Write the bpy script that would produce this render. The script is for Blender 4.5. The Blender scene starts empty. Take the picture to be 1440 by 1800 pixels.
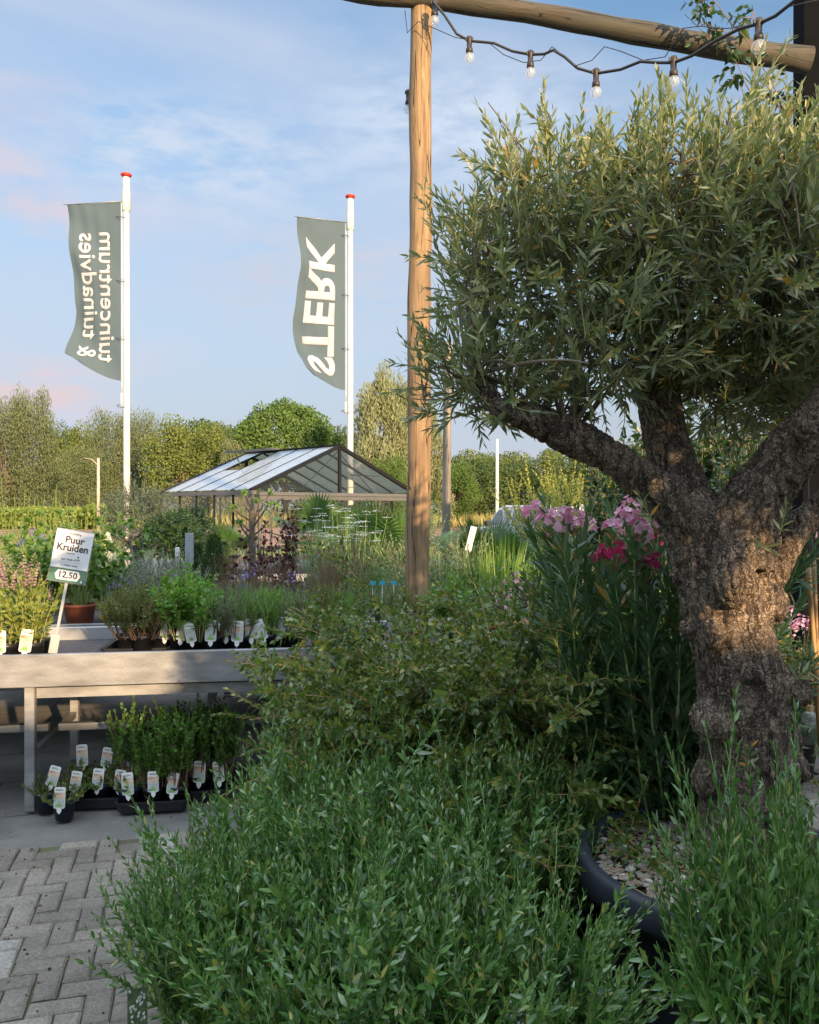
import bpy, bmesh, math, random
import numpy as np
from mathutils import Vector, Matrix, noise
R = math.radians
rng = np.random.default_rng(7)
random.seed(7)
scn = bpy.context.scene
COL = scn.collection
# ------------------------------------------------------------------ camera, world, sun, exposure
F = 1444.0; HOR = 893.0; CAMH = 1.5
def P(px, py, d):            # photo pixel + real distance -> world point
    return np.array([(px - 720) * d / F, d, CAMH + (HOR - py) * d / F])
cam = bpy.data.cameras.new('camera'); camo = bpy.data.objects.new('camera', cam); COL.objects.link(camo)
cam.sensor_fit = 'HORIZONTAL'; cam.sensor_width = 36; cam.lens = 36 * F / 1440
cam.clip_start = 0.05; cam.clip_end = 3000
camo.location = (0, 0, CAMH); camo.rotation_euler = (R(90 - 0.28), 0, 0)
scn.camera = camo
SUN_EL, SUN_AZ = R(13), R(28)      # azimuth measured from behind the camera towards its right
tosun = Vector((math.sin(SUN_AZ) * math.cos(SUN_EL), -math.cos(SUN_AZ) * math.cos(SUN_EL), math.sin(SUN_EL)))
sun = bpy.data.lights.new('sun', 'SUN'); suno = bpy.data.objects.new('sun', sun); COL.objects.link(suno)
sun.energy = 3.9; sun.angle = R(0.6); sun.color = (1.0, 0.68, 0.38)
suno.rotation_euler = tosun.to_track_quat('Z', 'Y').to_euler(); suno.location = (6, -10, 8)
w = bpy.data.worlds.new('World'); scn.world = w; w.use_nodes = True
nt = w.node_tree; nd = nt.nodes; lk = nt.links; nd.clear()
out = nd.new('ShaderNodeOutputWorld'); bg = nd.new('ShaderNodeBackground'); lk.new(bg.outputs[0], out.inputs[0])
sky = nd.new('ShaderNodeTexSky'); sky.sky_type = 'NISHITA'; sky.sun_disc = False
sky.sun_elevation = SUN_EL; sky.sun_rotation = math.atan2(tosun.x, tosun.y)
sky.air_density = 1.0; sky.dust_density = 1.2; sky.ozone_density = 1.5
bg.inputs[1].default_value = 0.15
tc = nd.new('ShaderNodeTexCoord'); mp = nd.new('ShaderNodeMapping'); mp.inputs['Scale'].default_value = (1.0, 1.0, 2.6)
mp.inputs['Location'].default_value = (0.35, 0.0, 0.2)
lk.new(tc.outputs['Generated'], mp.inputs[0])
n1 = nd.new('ShaderNodeTexNoise'); n1.inputs['Scale'].default_value = 1.9; n1.inputs['Detail'].default_value = 7; n1.inputs['Roughness'].default_value = 0.52
n1.inputs['Distortion'].default_value = 0.5
lk.new(mp.outputs[0], n1.inputs['Vector'])
cr = nd.new('ShaderNodeValToRGB'); cr.color_ramp.elements[0].position = 0.34; cr.color_ramp.elements[1].position = 0.66
cr.color_ramp.elements[0].color = (0, 0, 0, 1); cr.color_ramp.elements[1].color = (.85, .85, .85, 1)
lk.new(n1.outputs[0], cr.inputs[0])
sep = nd.new('ShaderNodeSeparateXYZ'); lk.new(tc.outputs['Generated'], sep.inputs[0])
hz = nd.new('ShaderNodeMapRange'); hz.inputs[1].default_value = 0.50; hz.inputs[2].default_value = 0.05; hz.inputs[3].default_value = 0.0; hz.inputs[4].default_value = 0.92
lk.new(sep.outputs['Z'], hz.inputs[0])
mixh = nd.new('ShaderNodeMixRGB'); mixh.inputs[2].default_value = (1.30, 1.38, 1.62, 1)
tint = nd.new('ShaderNodeMixRGB'); tint.blend_type = 'MULTIPLY'; tint.inputs[0].default_value = 1; tint.inputs[2].default_value = (0.60, 0.68, 0.71, 1)
lk.new(sky.outputs[0], tint.inputs[1])
yr = nd.new('ShaderNodeMapRange'); yr.inputs[1].default_value = -0.35; yr.inputs[2].default_value = 0.45; lk.new(sep.outputs['Y'], yr.inputs[0])
hy = nd.new('ShaderNodeMath'); hy.operation = 'MULTIPLY'; lk.new(hz.outputs[0], hy.inputs[0]); lk.new(yr.outputs[0], hy.inputs[1])
lk.new(hy.outputs[0], mixh.inputs[0]); lk.new(tint.outputs[0], mixh.inputs[1])
mixc = nd.new('ShaderNodeMixRGB'); mixc.inputs[2].default_value = (1.78, 1.98, 2.40, 1)
lk.new(cr.outputs[0], mixc.inputs[0]); lk.new(mixh.outputs[0], mixc.inputs[1])
# small pink evening clouds low on the left
mp2 = nd.new('ShaderNodeMapping'); mp2.inputs['Scale'].default_value = (2.2, 2.2, 6.5); mp2.inputs['Location'].default_value = (1.4, 0.3, 0.35)
lk.new(tc.outputs['Generated'], mp2.inputs[0])
n2 = nd.new('ShaderNodeTexNoise'); n2.inputs['Scale'].default_value = 1.7; n2.inputs['Detail'].default_value = 8; n2.inputs['Roughness'].default_value = 0.5
lk.new(mp2.outputs[0], n2.inputs['Vector'])
cr2 = nd.new('ShaderNodeValToRGB'); cr2.color_ramp.elements[0].position = 0.53; cr2.color_ramp.elements[1].position = 0.66
cr2.color_ramp.elements[1].color = (.6, .6, .6, 1)
lk.new(n2.outputs[0], cr2.inputs[0])
xr = nd.new('ShaderNodeMapRange'); xr.inputs[1].default_value = -0.15; xr.inputs[2].default_value = -0.42
lk.new(sep.outputs['X'], xr.inputs[0])
mm = nd.new('ShaderNodeMath'); mm.operation = 'MULTIPLY'; lk.new(xr.outputs[0], mm.inputs[0]); lk.new(cr2.outputs[0], mm.inputs[1])
mixp = nd.new('ShaderNodeMixRGB'); mixp.inputs[2].default_value = (2.2, 1.95, 2.15, 1)
lk.new(mm.outputs[0], mixp.inputs[0]); lk.new(mixc.outputs[0], mixp.inputs[1]); last = mixp.outputs[0]
for (dx, dy, dz, rad, c_) in ((-.415, .90, .125, .085, (2.25, 1.88, 2.0, 1)), (-.43, .85, .335, .07, (2.05, 1.9, 2.2, 1)), (-.36, .87, .31, .05, (2.05, 1.9, 2.2, 1)), (-.10, .98, .27, .16, (1.75, 1.9, 2.25, 1)), (-.25, .95, .38, .16, (1.9, 2.15, 2.55, 1)), (.05, .93, .42, .16, (1.9, 2.2, 2.65, 1))):
    mq = nd.new('ShaderNodeMapping'); mq.inputs['Location'].default_value = (-dx, -dy, -dz * 2.6); mq.inputs['Scale'].default_value = (1, 1, 2.6); lk.new(tc.outputs['Generated'], mq.inputs[0])
    ln = nd.new('ShaderNodeVectorMath'); ln.operation = 'LENGTH'; lk.new(mq.outputs[0], ln.inputs[0])
    mr = nd.new('ShaderNodeMapRange'); mr.interpolation_type = 'SMOOTHSTEP'; mr.inputs[1].default_value = rad * 1.5; mr.inputs[2].default_value = rad * .2; lk.new(ln.outputs['Value'], mr.inputs[0])
    n3 = nd.new('ShaderNodeTexNoise'); n3.inputs['Scale'].default_value = 9; n3.inputs['Detail'].default_value = 7; n3.inputs['Roughness'].default_value = .55; lk.new(mp2.outputs[0], n3.inputs['Vector'])
    r3 = nd.new('ShaderNodeMapRange'); r3.inputs[1].default_value = .36; r3.inputs[2].default_value = .62; lk.new(n3.outputs[0], r3.inputs[0])
    m3_ = nd.new('ShaderNodeMath'); m3_.operation = 'MULTIPLY'; lk.new(mr.outputs[0], m3_.inputs[0]); lk.new(r3.outputs[0], m3_.inputs[1])
    mx_ = nd.new('ShaderNodeMixRGB'); mx_.inputs[2].default_value = c_; lk.new(m3_.outputs[0], mx_.inputs[0]); lk.new(last, mx_.inputs[1]); last = mx_.outputs[0]
# bright overhead sky, added out of view to lift the shaded foliage
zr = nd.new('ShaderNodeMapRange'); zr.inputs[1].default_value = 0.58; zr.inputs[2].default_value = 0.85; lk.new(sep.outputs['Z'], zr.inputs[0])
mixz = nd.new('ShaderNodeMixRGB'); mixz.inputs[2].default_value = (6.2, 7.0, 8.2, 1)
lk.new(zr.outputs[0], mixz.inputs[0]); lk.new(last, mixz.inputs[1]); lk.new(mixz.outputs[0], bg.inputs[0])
scn.view_settings.view_transform = 'Standard'; scn.view_settings.look = 'None'
scn.view_settings.exposure = 1.22; scn.view_settings.gamma = 1.0
scn.render.engine = 'CYCLES'
scn.cycles.max_bounces = 8; scn.cycles.transparent_max_bounces = 12

# ------------------------------------------------------------------ materials
def newmat(name):
    m = bpy.data.materials.new(name); m.use_nodes = True
    return m, m.node_tree.nodes, m.node_tree.links, m.node_tree.nodes['Principled BSDF']
def c4(c): return (c[0], c[1], c[2], 1)
def pmat(name, c, rough=.6, var=.25, scale=6.0, bump=.0, metal=0.0, c2=None, stretch=(1, 1, 1), bscale=None, spec=.5):
    m, n, l, b = newmat(name)
    b.inputs['Roughness'].default_value = rough; b.inputs['Metallic'].default_value = metal
    b.inputs['Specular IOR Level'].default_value = spec
    t = n.new('ShaderNodeTexCoord'); mp = n.new('ShaderNodeMapping'); mp.inputs['Scale'].default_value = stretch
    l.new(t.outputs['Object'], mp.inputs[0])
    x = n.new('ShaderNodeTexNoise'); x.inputs['Scale'].default_value = scale; x.inputs['Detail'].default_value = 6; l.new(mp.outputs[0], x.inputs['Vector'])
    r = n.new('ShaderNodeValToRGB'); r.color_ramp.elements[0].position = .3; r.color_ramp.elements[1].position = .7
    lo = c if c2 is not None else tuple(v * (1 - var) for v in c); hi = c2 if c2 is not None else tuple(v * (1 + var) for v in c)
    r.color_ramp.elements[0].color = c4(lo); r.color_ramp.elements[1].color = c4(hi)
    l.new(x.outputs[0], r.inputs[0]); l.new(r.outputs[0], b.inputs['Base Color'])
    if bump:
        y = n.new('ShaderNodeTexNoise'); y.inputs['Scale'].default_value = bscale or scale * 5; y.inputs['Detail'].default_value = 5; l.new(mp.outputs[0], y.inputs['Vector'])
        bp = n.new('ShaderNodeBump'); bp.inputs['Strength'].default_value = bump; bp.inputs['Distance'].default_value = .01
        l.new(y.outputs[0], bp.inputs['Height']); l.new(bp.outputs[0], b.inputs['Normal'])
    return m
def leafmat(name, c1, c2, c3=None, back=None, rough=.45, trans=.3, spec=.5, tcol=None):
    m, n, l, b = newmat(name)
    a = n.new('ShaderNodeAttribute'); a.attribute_name = 'rnd'
    r = n.new('ShaderNodeValToRGB'); r.color_ramp.elements[0].position = 0; r.color_ramp.elements[1].position = .93
    r.color_ramp.elements[0].color = c4(c1); r.color_ramp.elements[1].color = c4(c2)
    if c3:
        e = r.color_ramp.elements.new(.97); e.color = c4(c3)
    l.new(a.outputs['Fac'], r.inputs[0])
    col = r.outputs[0]
    if back:
        g = n.new('ShaderNodeNewGeometry'); mx = n.new('ShaderNodeMixRGB'); mx.inputs[2].default_value = c4(back)
        l.new(g.outputs['Backfacing'], mx.inputs[0]); l.new(col, mx.inputs[1]); col = mx.outputs[0]
    l.new(col, b.inputs['Base Color']); b.inputs['Roughness'].default_value = rough; b.inputs['Specular IOR Level'].default_value = spec
    t = n.new('ShaderNodeBsdfTranslucent')
    h = n.new('ShaderNodeMixRGB'); h.blend_type = 'MULTIPLY'; h.inputs[0].default_value = 1; h.inputs[2].default_value = c4(tcol or (1.6, 1.7, .7)); l.new(col, h.inputs[1])
    l.new(h.outputs[0], t.inputs[0])
    ms = n.new('ShaderNodeMixShader'); ms.inputs[0].default_value = trans
    l.new(b.outputs[0], ms.inputs[1]); l.new(t.outputs[0], ms.inputs[2])
    l.new(ms.outputs[0], n['Material Output'].inputs['Surface'])
    return m
def glassmat(name, c, opac, rough=.03):
    m, n, l, b = newmat(name)
    b.inputs['Base Color'].default_value = c4(c); b.inputs['Roughness'].default_value = rough; b.inputs['Specular IOR Level'].default_value = .8
    tr = n.new('ShaderNodeBsdfTransparent'); gl = n.new('ShaderNodeBsdfGlossy'); gl.inputs['Roughness'].default_value = rough
    fr = n.new('ShaderNodeFresnel'); fr.inputs[0].default_value = 1.5
    m1 = n.new('ShaderNodeMixShader'); ge = n.new('ShaderNodeNewGeometry'); iv = n.new('ShaderNodeMath'); iv.operation = 'SUBTRACT'; iv.inputs[0].default_value = 1; l.new(ge.outputs['Backfacing'], iv.inputs[1])
    fm = n.new('ShaderNodeMath'); fm.operation = 'MULTIPLY'; l.new(fr.outputs[0], fm.inputs[0]); l.new(iv.outputs[0], fm.inputs[1])
    l.new(fm.outputs[0], m1.inputs[0]); l.new(tr.outputs[0], m1.inputs[1]); l.new(gl.outputs[0], m1.inputs[2])
    m2 = n.new('ShaderNodeMixShader'); m2.inputs[0].default_value = opac; l.new(m1.outputs[0], m2.inputs[1]); l.new(b.outputs[0], m2.inputs[2])
    l.new(m2.outputs[0], n['Material Output'].inputs['Surface'])
    return m
def barkmat():
    m, n, l, b = newmat('olive_bark')
    t = n.new('ShaderNodeTexCoord')
    def N(sc, det=5, src=None, rough=.6):
        x = n.new('ShaderNodeTexNoise'); x.inputs['Scale'].default_value = sc; x.inputs['Detail'].default_value = det; x.inputs['Roughness'].default_value = rough; l.new(src or t.outputs['Object'], x.inputs['Vector']); return x
    def MR(src, a0, a1, b0=0., b1=1.):
        q = n.new('ShaderNodeMapRange'); q.inputs[1].default_value = a0; q.inputs[2].default_value = a1; q.inputs[3].default_value = b0; q.inputs[4].default_value = b1; l.new(src, q.inputs[0]); return q.outputs[0]
    def MA(op, a0, b0, c=None):
        q = n.new('ShaderNodeMath'); q.operation = op
        for i, v in enumerate((a0, b0, c)):
            if v is None: continue
            if isinstance(v, (int, float)): q.inputs[i].default_value = v
            else: l.new(v, q.inputs[i])
        return q.outputs[0]
    def warp(src, nz, f):
        ad = n.new('ShaderNodeMixRGB'); ad.blend_type = 'LINEAR_LIGHT'; ad.inputs[0].default_value = f; l.new(src, ad.inputs[1]); l.new(nz.outputs['Color'], ad.inputs[2]); return ad.outputs[0]
    w1 = warp(t.outputs['Object'], N(5, 5), .09); w2 = warp(w1, N(38, 3), .012)
    def MP(src, sc):
        mp = n.new('ShaderNodeMapping'); mp.inputs['Scale'].default_value = sc; l.new(src, mp.inputs[0]); return mp.outputs[0]
    fis = N(1, 3, MP(w2, (22, 22, 3.6)), .5); fa = MA('ABSOLUTE', MA('SUBTRACT', fis.outputs[0], .5), 0); A = MR(fa, .0, .035)
    fis2 = N(1, 2, MP(w2, (42, 42, 8)), .5); A2 = MR(MA('ABSOLUTE', MA('SUBTRACT', fis2.outputs[0], .5), 0), .0, .04, .45, 1)
    v = n.new('ShaderNodeTexVoronoi'); v.feature = 'DISTANCE_TO_EDGE'; v.inputs['Scale'].default_value = 1; l.new(MP(w2, (34, 34, 46)), v.inputs['Vector'])
    B = MR(v.outputs['Distance'], 0, .06); msk = MR(N(9, 3).outputs[0], .42, .62); B = MA('MAXIMUM', B, MA('MULTIPLY', msk, .85))
    v2 = n.new('ShaderNodeTexVoronoi'); v2.feature = 'DISTANCE_TO_EDGE'; v2.inputs['Scale'].default_value = 1; l.new(MP(w2, (95, 95, 120)), v2.inputs['Vector'])
    C = MR(v2.outputs['Distance'], 0, .09, .62, 1)
    H = MA('MULTIPLY', MA('MULTIPLY', A, A2), MA('MULTIPLY', B, C))
    big = N(7, 8); fine = N(60, 6, None, .75)
    cr = n.new('ShaderNodeValToRGB'); cr.color_ramp.elements[0].position = .32; cr.color_ramp.elements[1].position = .68
    cr.color_ramp.elements[0].color = (.17, .125, .085, 1); cr.color_ramp.elements[1].color = (.42, .33, .25, 1)
    l.new(MA('ADD', MA('MULTIPLY', big.outputs[0], .5), MA('MULTIPLY', fine.outputs[0], .5)), cr.inputs[0])
    mx = n.new('ShaderNodeMixRGB'); mx.inputs[1].default_value = (.045, .034, .026, 1); l.new(H, mx.inputs[0]); l.new(cr.outputs[0], mx.inputs[2])
    li = n.new('ShaderNodeMixRGB'); li.inputs[2].default_value = (.52, .50, .44, 1); l.new(MA('MULTIPLY', MR(N(48, 5).outputs[0], .64, .70), H), li.inputs[0]); l.new(mx.outputs[0], li.inputs[1])
    l.new(li.outputs[0], b.inputs['Base Color']); b.inputs['Roughness'].default_value = .85; b.inputs['Specular IOR Level'].default_value = .25
    hh = MA('ADD', MA('MULTIPLY', H, 1.0), MA('ADD', MA('MULTIPLY', big.outputs[0], .6), MA('MULTIPLY', fine.outputs[0], .35)))
    bp = n.new('ShaderNodeBump'); bp.inputs['Strength'].default_value = 1; bp.inputs['Distance'].default_value = .011
    l.new(hh, bp.inputs['Height']); l.new(bp.outputs[0], b.inputs['Normal'])
    return m
def woodmat(name, c1, c2, sc=1.0, dark=None):
    m, n, l, b = newmat(name)
    t = n.new('ShaderNodeTexCoord'); mp = n.new('ShaderNodeMapping'); mp.inputs['Scale'].default_value = (14 * sc, 14 * sc, .9 * sc)
    l.new(t.outputs['Object'], mp.inputs[0])
    x = n.new('ShaderNodeTexNoise'); x.inputs['Scale'].default_value = 2.2; x.inputs['Detail'].default_value = 9; x.inputs['Roughness'].default_value = .7; x.inputs['Distortion'].default_value = .8
    l.new(mp.outputs[0], x.inputs['Vector'])
    r = n.new('ShaderNodeValToRGB'); r.color_ramp.elements[0].position = .35; r.color_ramp.elements[1].position = .62
    r.color_ramp.elements[0].color = c4(c1); r.color_ramp.elements[1].color = c4(c2); l.new(x.outputs[0], r.inputs[0])
    y = n.new('ShaderNodeTexNoise'); y.inputs['Scale'].default_value = 1.6; y.inputs['Detail'].default_value = 4; l.new(t.outputs['Object'], y.inputs['Vector'])
    r2 = n.new('ShaderNodeValToRGB'); r2.color_ramp.elements[0].position = .45; r2.color_ramp.elements[1].position = .62; l.new(y.outputs[0], r2.inputs[0])
    mx = n.new('ShaderNodeMixRGB'); mx.inputs[2].default_value = c4(dark or tuple(v * .6 for v in c1)); l.new(r.outputs[0], mx.inputs[1])
    f = n.new('ShaderNodeMath'); f.operation = 'MULTIPLY'; f.inputs[1].default_value = .6; l.new(r2.outputs[0], f.inputs[0]); l.new(f.outputs[0], mx.inputs[0])
    # knots
    vk = n.new('ShaderNodeTexVoronoi'); vk.inputs['Scale'].default_value = 2.6; mk = n.new('ShaderNodeMapping'); mk.inputs['Scale'].default_value = (1, 1, .7)
    l.new(t.outputs['Object'], mk.inputs[0]); l.new(mk.outputs[0], vk.inputs['Vector'])
    rk = n.new('ShaderNodeMapRange'); rk.inputs[1].default_value = .20; rk.inputs[2].default_value = .08; l.new(vk.outputs['Distance'], rk.inputs[0])
    m2 = n.new('ShaderNodeMixRGB'); m2.inputs[2].default_value = c4(tuple(v * .3 for v in c1)); l.new(rk.outputs[0], m2.inputs[0]); l.new(mx.outputs[0], m2.inputs[1])
    mc = n.new('ShaderNodeMapping'); mc.inputs['Scale'].default_value = (16, 16, .55); l.new(t.outputs['Object'], mc.inputs[0])
    nc = n.new('ShaderNodeTexNoise'); nc.inputs['Scale'].default_value = 1; nc.inputs['Detail'].default_value = 2; nc.inputs['Distortion'].default_value = .3; l.new(mc.outputs[0], nc.inputs['Vector'])
    sb = n.new('ShaderNodeMath'); sb.operation = 'SUBTRACT'; sb.inputs[1].default_value = .47; l.new(nc.outputs[0], sb.inputs[0])
    ab = n.new('ShaderNodeMath'); ab.operation = 'ABSOLUTE'; l.new(sb.outputs[0], ab.inputs[0])
    rc = n.new('ShaderNodeMapRange'); rc.inputs[1].default_value = .004; rc.inputs[2].default_value = .012; l.new(ab.outputs[0], rc.inputs[0])
    m3 = n.new('ShaderNodeMixRGB'); m3.inputs[1].default_value = c4(tuple(v * .22 for v in c1)); l.new(rc.outputs[0], m3.inputs[0]); l.new(m2.outputs[0], m3.inputs[2]); m2 = m3
    l.new(m2.outputs[0], b.inputs['Base Color']); b.inputs['Roughness'].default_value = .75
    bp = n.new('ShaderNodeBump'); bp.inputs['Strength'].default_value = .5; bp.inputs['Distance'].default_value = .006; l.new(x.outputs[0], bp.inputs['Height']); l.new(bp.outputs[0], b.inputs['Normal'])
    return m

M = {}
M['bark'] = barkmat()
M['olive_leaf'] = leafmat('olive_leaf', (.085, .125, .058), (.36, .37, .17), (.42, .22, .03), back=(.20, .24, .15), rough=.42, trans=.24)
M['shrub_leaf'] = leafmat('shrub_leaf', (.028, .100, .020), (.13, .26, .052), (.30, .29, .06), back=(.09, .19, .05), rough=.27, trans=.20, spec=1.0)
M['bright_leaf'] = leafmat('bright_leaf', (.045, .13, .02), (.10, .24, .03), rough=.4, trans=.35)
M['arch_leaf'] = leafmat('arch_leaf', (.045, .11, .028), (.19, .25, .055), (.30, .28, .04), rough=.32, trans=.28, spec=.6)
M['oleander_leaf'] = leafmat('oleander_leaf', (.03, .09, .03), (.085, .17, .055), (.38, .24, .06), back=(.09, .16, .08), rough=.35, trans=.2)
M['pink'] = leafmat('pink_petal', (.80, .32, .50), (.90, .58, .70), rough=.6, trans=.35, tcol=(1, 1, 1))
M['magenta'] = leafmat('magenta_petal', (.50, .02, .12), (.70, .07, .22), rough=.6, trans=.3, tcol=(1, 1, 1))
M['white_petal'] = leafmat('white_petal', (.7, .72, .65), (.85, .85, .8), rough=.6, trans=.3, tcol=(1, 1, 1))
M['purple_petal'] = leafmat('purple_petal', (.16, .10, .45), (.30, .2, .65), rough=.6, trans=.3, tcol=(1, 1, 1))
M['rose_spike'] = leafmat('rose_spike', (.30, .16, .13), (.60, .42, .40), rough=.7, trans=.3, tcol=(1, 1, 1))
M['yellow_leaf'] = leafmat('yellow_green_leaf', (.12, .17, .03), (.30, .34, .07), rough=.45, trans=.35)
M['herb_leaf'] = leafmat('herb_leaf', (.06, .14, .03), (.16, .26, .055), rough=.5, trans=.3)
M['fern_leaf'] = leafmat('fern_leaf', (.12, .12, .035), (.16, .25, .05), rough=.5, trans=.3)
M['lime_leaf'] = leafmat('lime_leaf', (.09, .22, .03), (.18, .34, .05), rough=.5, trans=.35)
M['blue_leaf'] = leafmat('blue_green_leaf', (.09, .17, .09), (.18, .28, .14), rough=.5, trans=.2)
M['silver_leaf'] = leafmat('silver_leaf', (.20, .26, .24), (.36, .42, .38), rough=.6, trans=.2)
M['dark_leaf'] = leafmat('dark_leaf', (.016, .048, .014), (.05, .10, .03), rough=.4, trans=.2)
M['purple_leaf'] = leafmat('purple_leaf', (.035, .012, .016), (.11, .035, .04), rough=.45, trans=.25, tcol=(1.6, .8, .8))
M['brown_leaf'] = leafmat('brown_leaf', (.10, .06, .04), (.20, .13, .07), rough=.7, trans=.2)
M['conifer'] = leafmat('conifer_leaf', (.03, .075, .02), (.07, .13, .035), rough=.6, trans=.1)
M['palm'] = leafmat('palm_leaf', (.035, .09, .025), (.09, .17, .05), rough=.4, trans=.2)
M['reed'] = leafmat('reed_leaf', (.08, .17, .03), (.17, .28, .05), rough=.45, trans=.3)
M['gold_leaf'] = leafmat('golden_leaf', (.26, .30, .05), (.50, .50, .12), rough=.5, trans=.3)
M['tree_a'] = leafmat('willow_foliage', (.085, .115, .05), (.17, .20, .095), rough=.7, trans=.15, spec=.3)
M['tree_b'] = leafmat('ash_foliage', (.07, .11, .025), (.17, .20, .05), rough=.7, trans=.15, spec=.3)
M['tree_c'] = leafmat('lime_tree_foliage', (.055, .11, .025), (.12, .19, .04), rough=.7, trans=.15, spec=.3)
M['tree_d'] = leafmat('pale_willow_foliage', (.14, .17, .08), (.26, .28, .15), rough=.7, trans=.2, spec=.3)
M['tree_e'] = leafmat('dark_foliage', (.045, .085, .025), (.10, .145, .045), rough=.7, trans=.1, spec=.3)
M['field_blade'] = leafmat('field_grass_blade', (.20, .20, .07), (.38, .34, .14), rough=.7, trans=.3)
M['meadow_blade'] = leafmat('meadow_blade', (.12, .19, .04), (.27, .31, .09), rough=.7, trans=.3)
M['stem_green'] = pmat('green_stem', (.24, .33, .11), .6)
M['stem_yellow'] = pmat('yellow_stem', (.26, .27, .10), .6)
M['stem_brown'] = pmat('brown_stem', (.20, .13, .08), .8)
M['stem_orange'] = pmat('orange_stem', (.42, .24, .12), .7)
M['twig'] = pmat('olive_twig', (.16, .13, .09), .8)
M['trunkfar'] = pmat('far_bark', (.13, .10, .075), .9, scale=20, bump=.4)
M['post_wood'] = woodmat('post_wood', (.15, .088, .042), (.37, .255, .135), dark=(.14, .095, .06))
M['beam_wood'] = woodmat('beam_wood', (.035, .030, .022), (.095, .077, .052), dark=(.045, .05, .04))
M['grey_wood'] = woodmat('grey_wood', (.20, .17, .14), (.36, .31, .26))
M['cable'] = pmat('cable_rubber', (.035, .032, .03), .6)
M['socket'] = pmat('socket_plastic', (.035, .025, .02), .5, scale=40)
M['bulb'] = glassmat('bulb_glass', (.75, .78, .78), .22, .05)
M['galv'] = pmat('galvanised_steel', (.27, .275, .28), .5, var=.35, scale=5, bump=.15, metal=.35, stretch=(1, 1, 3), bscale=60)
M['alu'] = pmat('aluminium', (.42, .44, .46), .4, var=.06, scale=6, metal=.35)
M['bedmat'] = pmat('wet_capillary_mat', (.055, .05, .055), .7, var=.4, scale=30, bump=.6)
M['blackplastic'] = pmat('black_plastic', (.016, .018, .022), .38, var=.2, scale=12)
M['bluepot'] = pmat('blue_black_plastic', (.016, .026, .048), .42, var=.2, scale=12)
M['tub'] = pmat('dark_blue_tub', (.016, .022, .036), .6, c2=(.045, .052, .062), scale=7, bump=.2)
M['soil'] = pmat('potting_soil', (.05, .033, .022), .95, var=.5, scale=60, bump=.8, bscale=150)
M['mulch'] = pmat('bark_mulch', (.16, .06, .035), .9, var=.5, scale=50, bump=1, bscale=120)
M['terracotta'] = pmat('terracotta', (.42, .13, .07), .75, var=.15, scale=10, bump=.1)
M['cobalt'] = pmat('cobalt_plastic', (.012, .04, .30), .4, var=.1)
M['white_paint'] = pmat('white_paint', (.60, .58, .54), .4, var=.14, scale=2.5)
M['redcap'] = pmat('red_plastic', (.50, .04, .03), .4, var=.1)
M['flagcloth'] = leafmat('flag_cloth', (.100, .142, .168), (.100, .142, .168), rough=.8, trans=.22, tcol=(1., 1.05, 1.1), spec=.2)
M['flagprint'] = pmat('flag_print', (.42, .43, .47), .8, var=.03)
M['signwhite'] = pmat('sign_white', (.74, .74, .76), .4, var=.03)
M['signgreen'] = pmat('sign_green', (.07, .16, .12), .4, var=.05)
M['signink'] = pmat('sign_ink', (.03, .03, .035), .5, var=.05)
M['signgrey'] = pmat('sign_grey_back', (.30, .34, .37), .5, var=.05)
M['signframe'] = pmat('sign_frame', (.22, .23, .23), .4, var=.1, metal=.3)
M['frosty'] = glassmat('clear_acrylic', (.6, .65, .62), .45, .15)
M['gh_frame'] = pmat('greenhouse_dark_frame', (.013, .014, .016), .6, var=.15, spec=.15)
M['gh_taupe'] = pmat('greenhouse_taupe_frame', (.11, .11, .11), .5, var=.08)
M['gh_glass'] = glassmat('greenhouse_glass', (.20, .26, .24), .02, .02)
M['gh_roof'] = glassmat('greenhouse_roof_glass', (.62, .68, .72), .5, .10)
M['carwhite'] = pmat('car_white', (.72, .74, .76), .25, var=.03)
M['cardark'] = pmat('car_dark_trim', (.02, .02, .022), .5)
M['carglass'] = pmat('car_glass', (.16, .20, .22), .08, var=.3, scale=3)
M['tyre'] = pmat('tyre_rubber', (.02, .02, .02), .85)
M['blackmetal'] = pmat('black_metal', (.004, .0045, .0055), .85, spec=.08)
M['glassdark'] = pmat('dark_window_glass', (.010, .013, .014), .12, spec=.3)
M['bamboo'] = pmat('bamboo', (.38, .23, .10), .5, scale=15)
M['stone'] = pmat('pebble', (.24, .215, .18), .8, var=.45, scale=4, bump=.2)
M['stonewhite'] = pmat('white_pebble', (.50, .49, .45), .8, var=.2, scale=8, bump=.2)
M['label_white'] = pmat('label_card', (.72, .73, .70), .35, var=.06)
M['label_green'] = pmat('label_green', (.20, .42, .10), .4, var=.15)
M['label_photo'] = pmat('label_photo', (.40, .14, .09), .35, c2=(.75, .66, .50), scale=45)
M['label_grey'] = pmat('label_grey', (.30, .33, .32), .35, c2=(.55, .58, .55), scale=60)
M['label_teal'] = pmat('label_teal', (.08, .28, .20), .35, c2=(.5, .6, .5), scale=50)
M['label_blue'] = pmat('label_blue', (.05, .45, .60), .4)
M['label_leafy'] = pmat('label_leafy', (.02, .035, .02), .35, c2=(.10, .16, .06), scale=90)
M['twine'] = pmat('dry_twig', (.30, .22, .13), .9)

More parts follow.
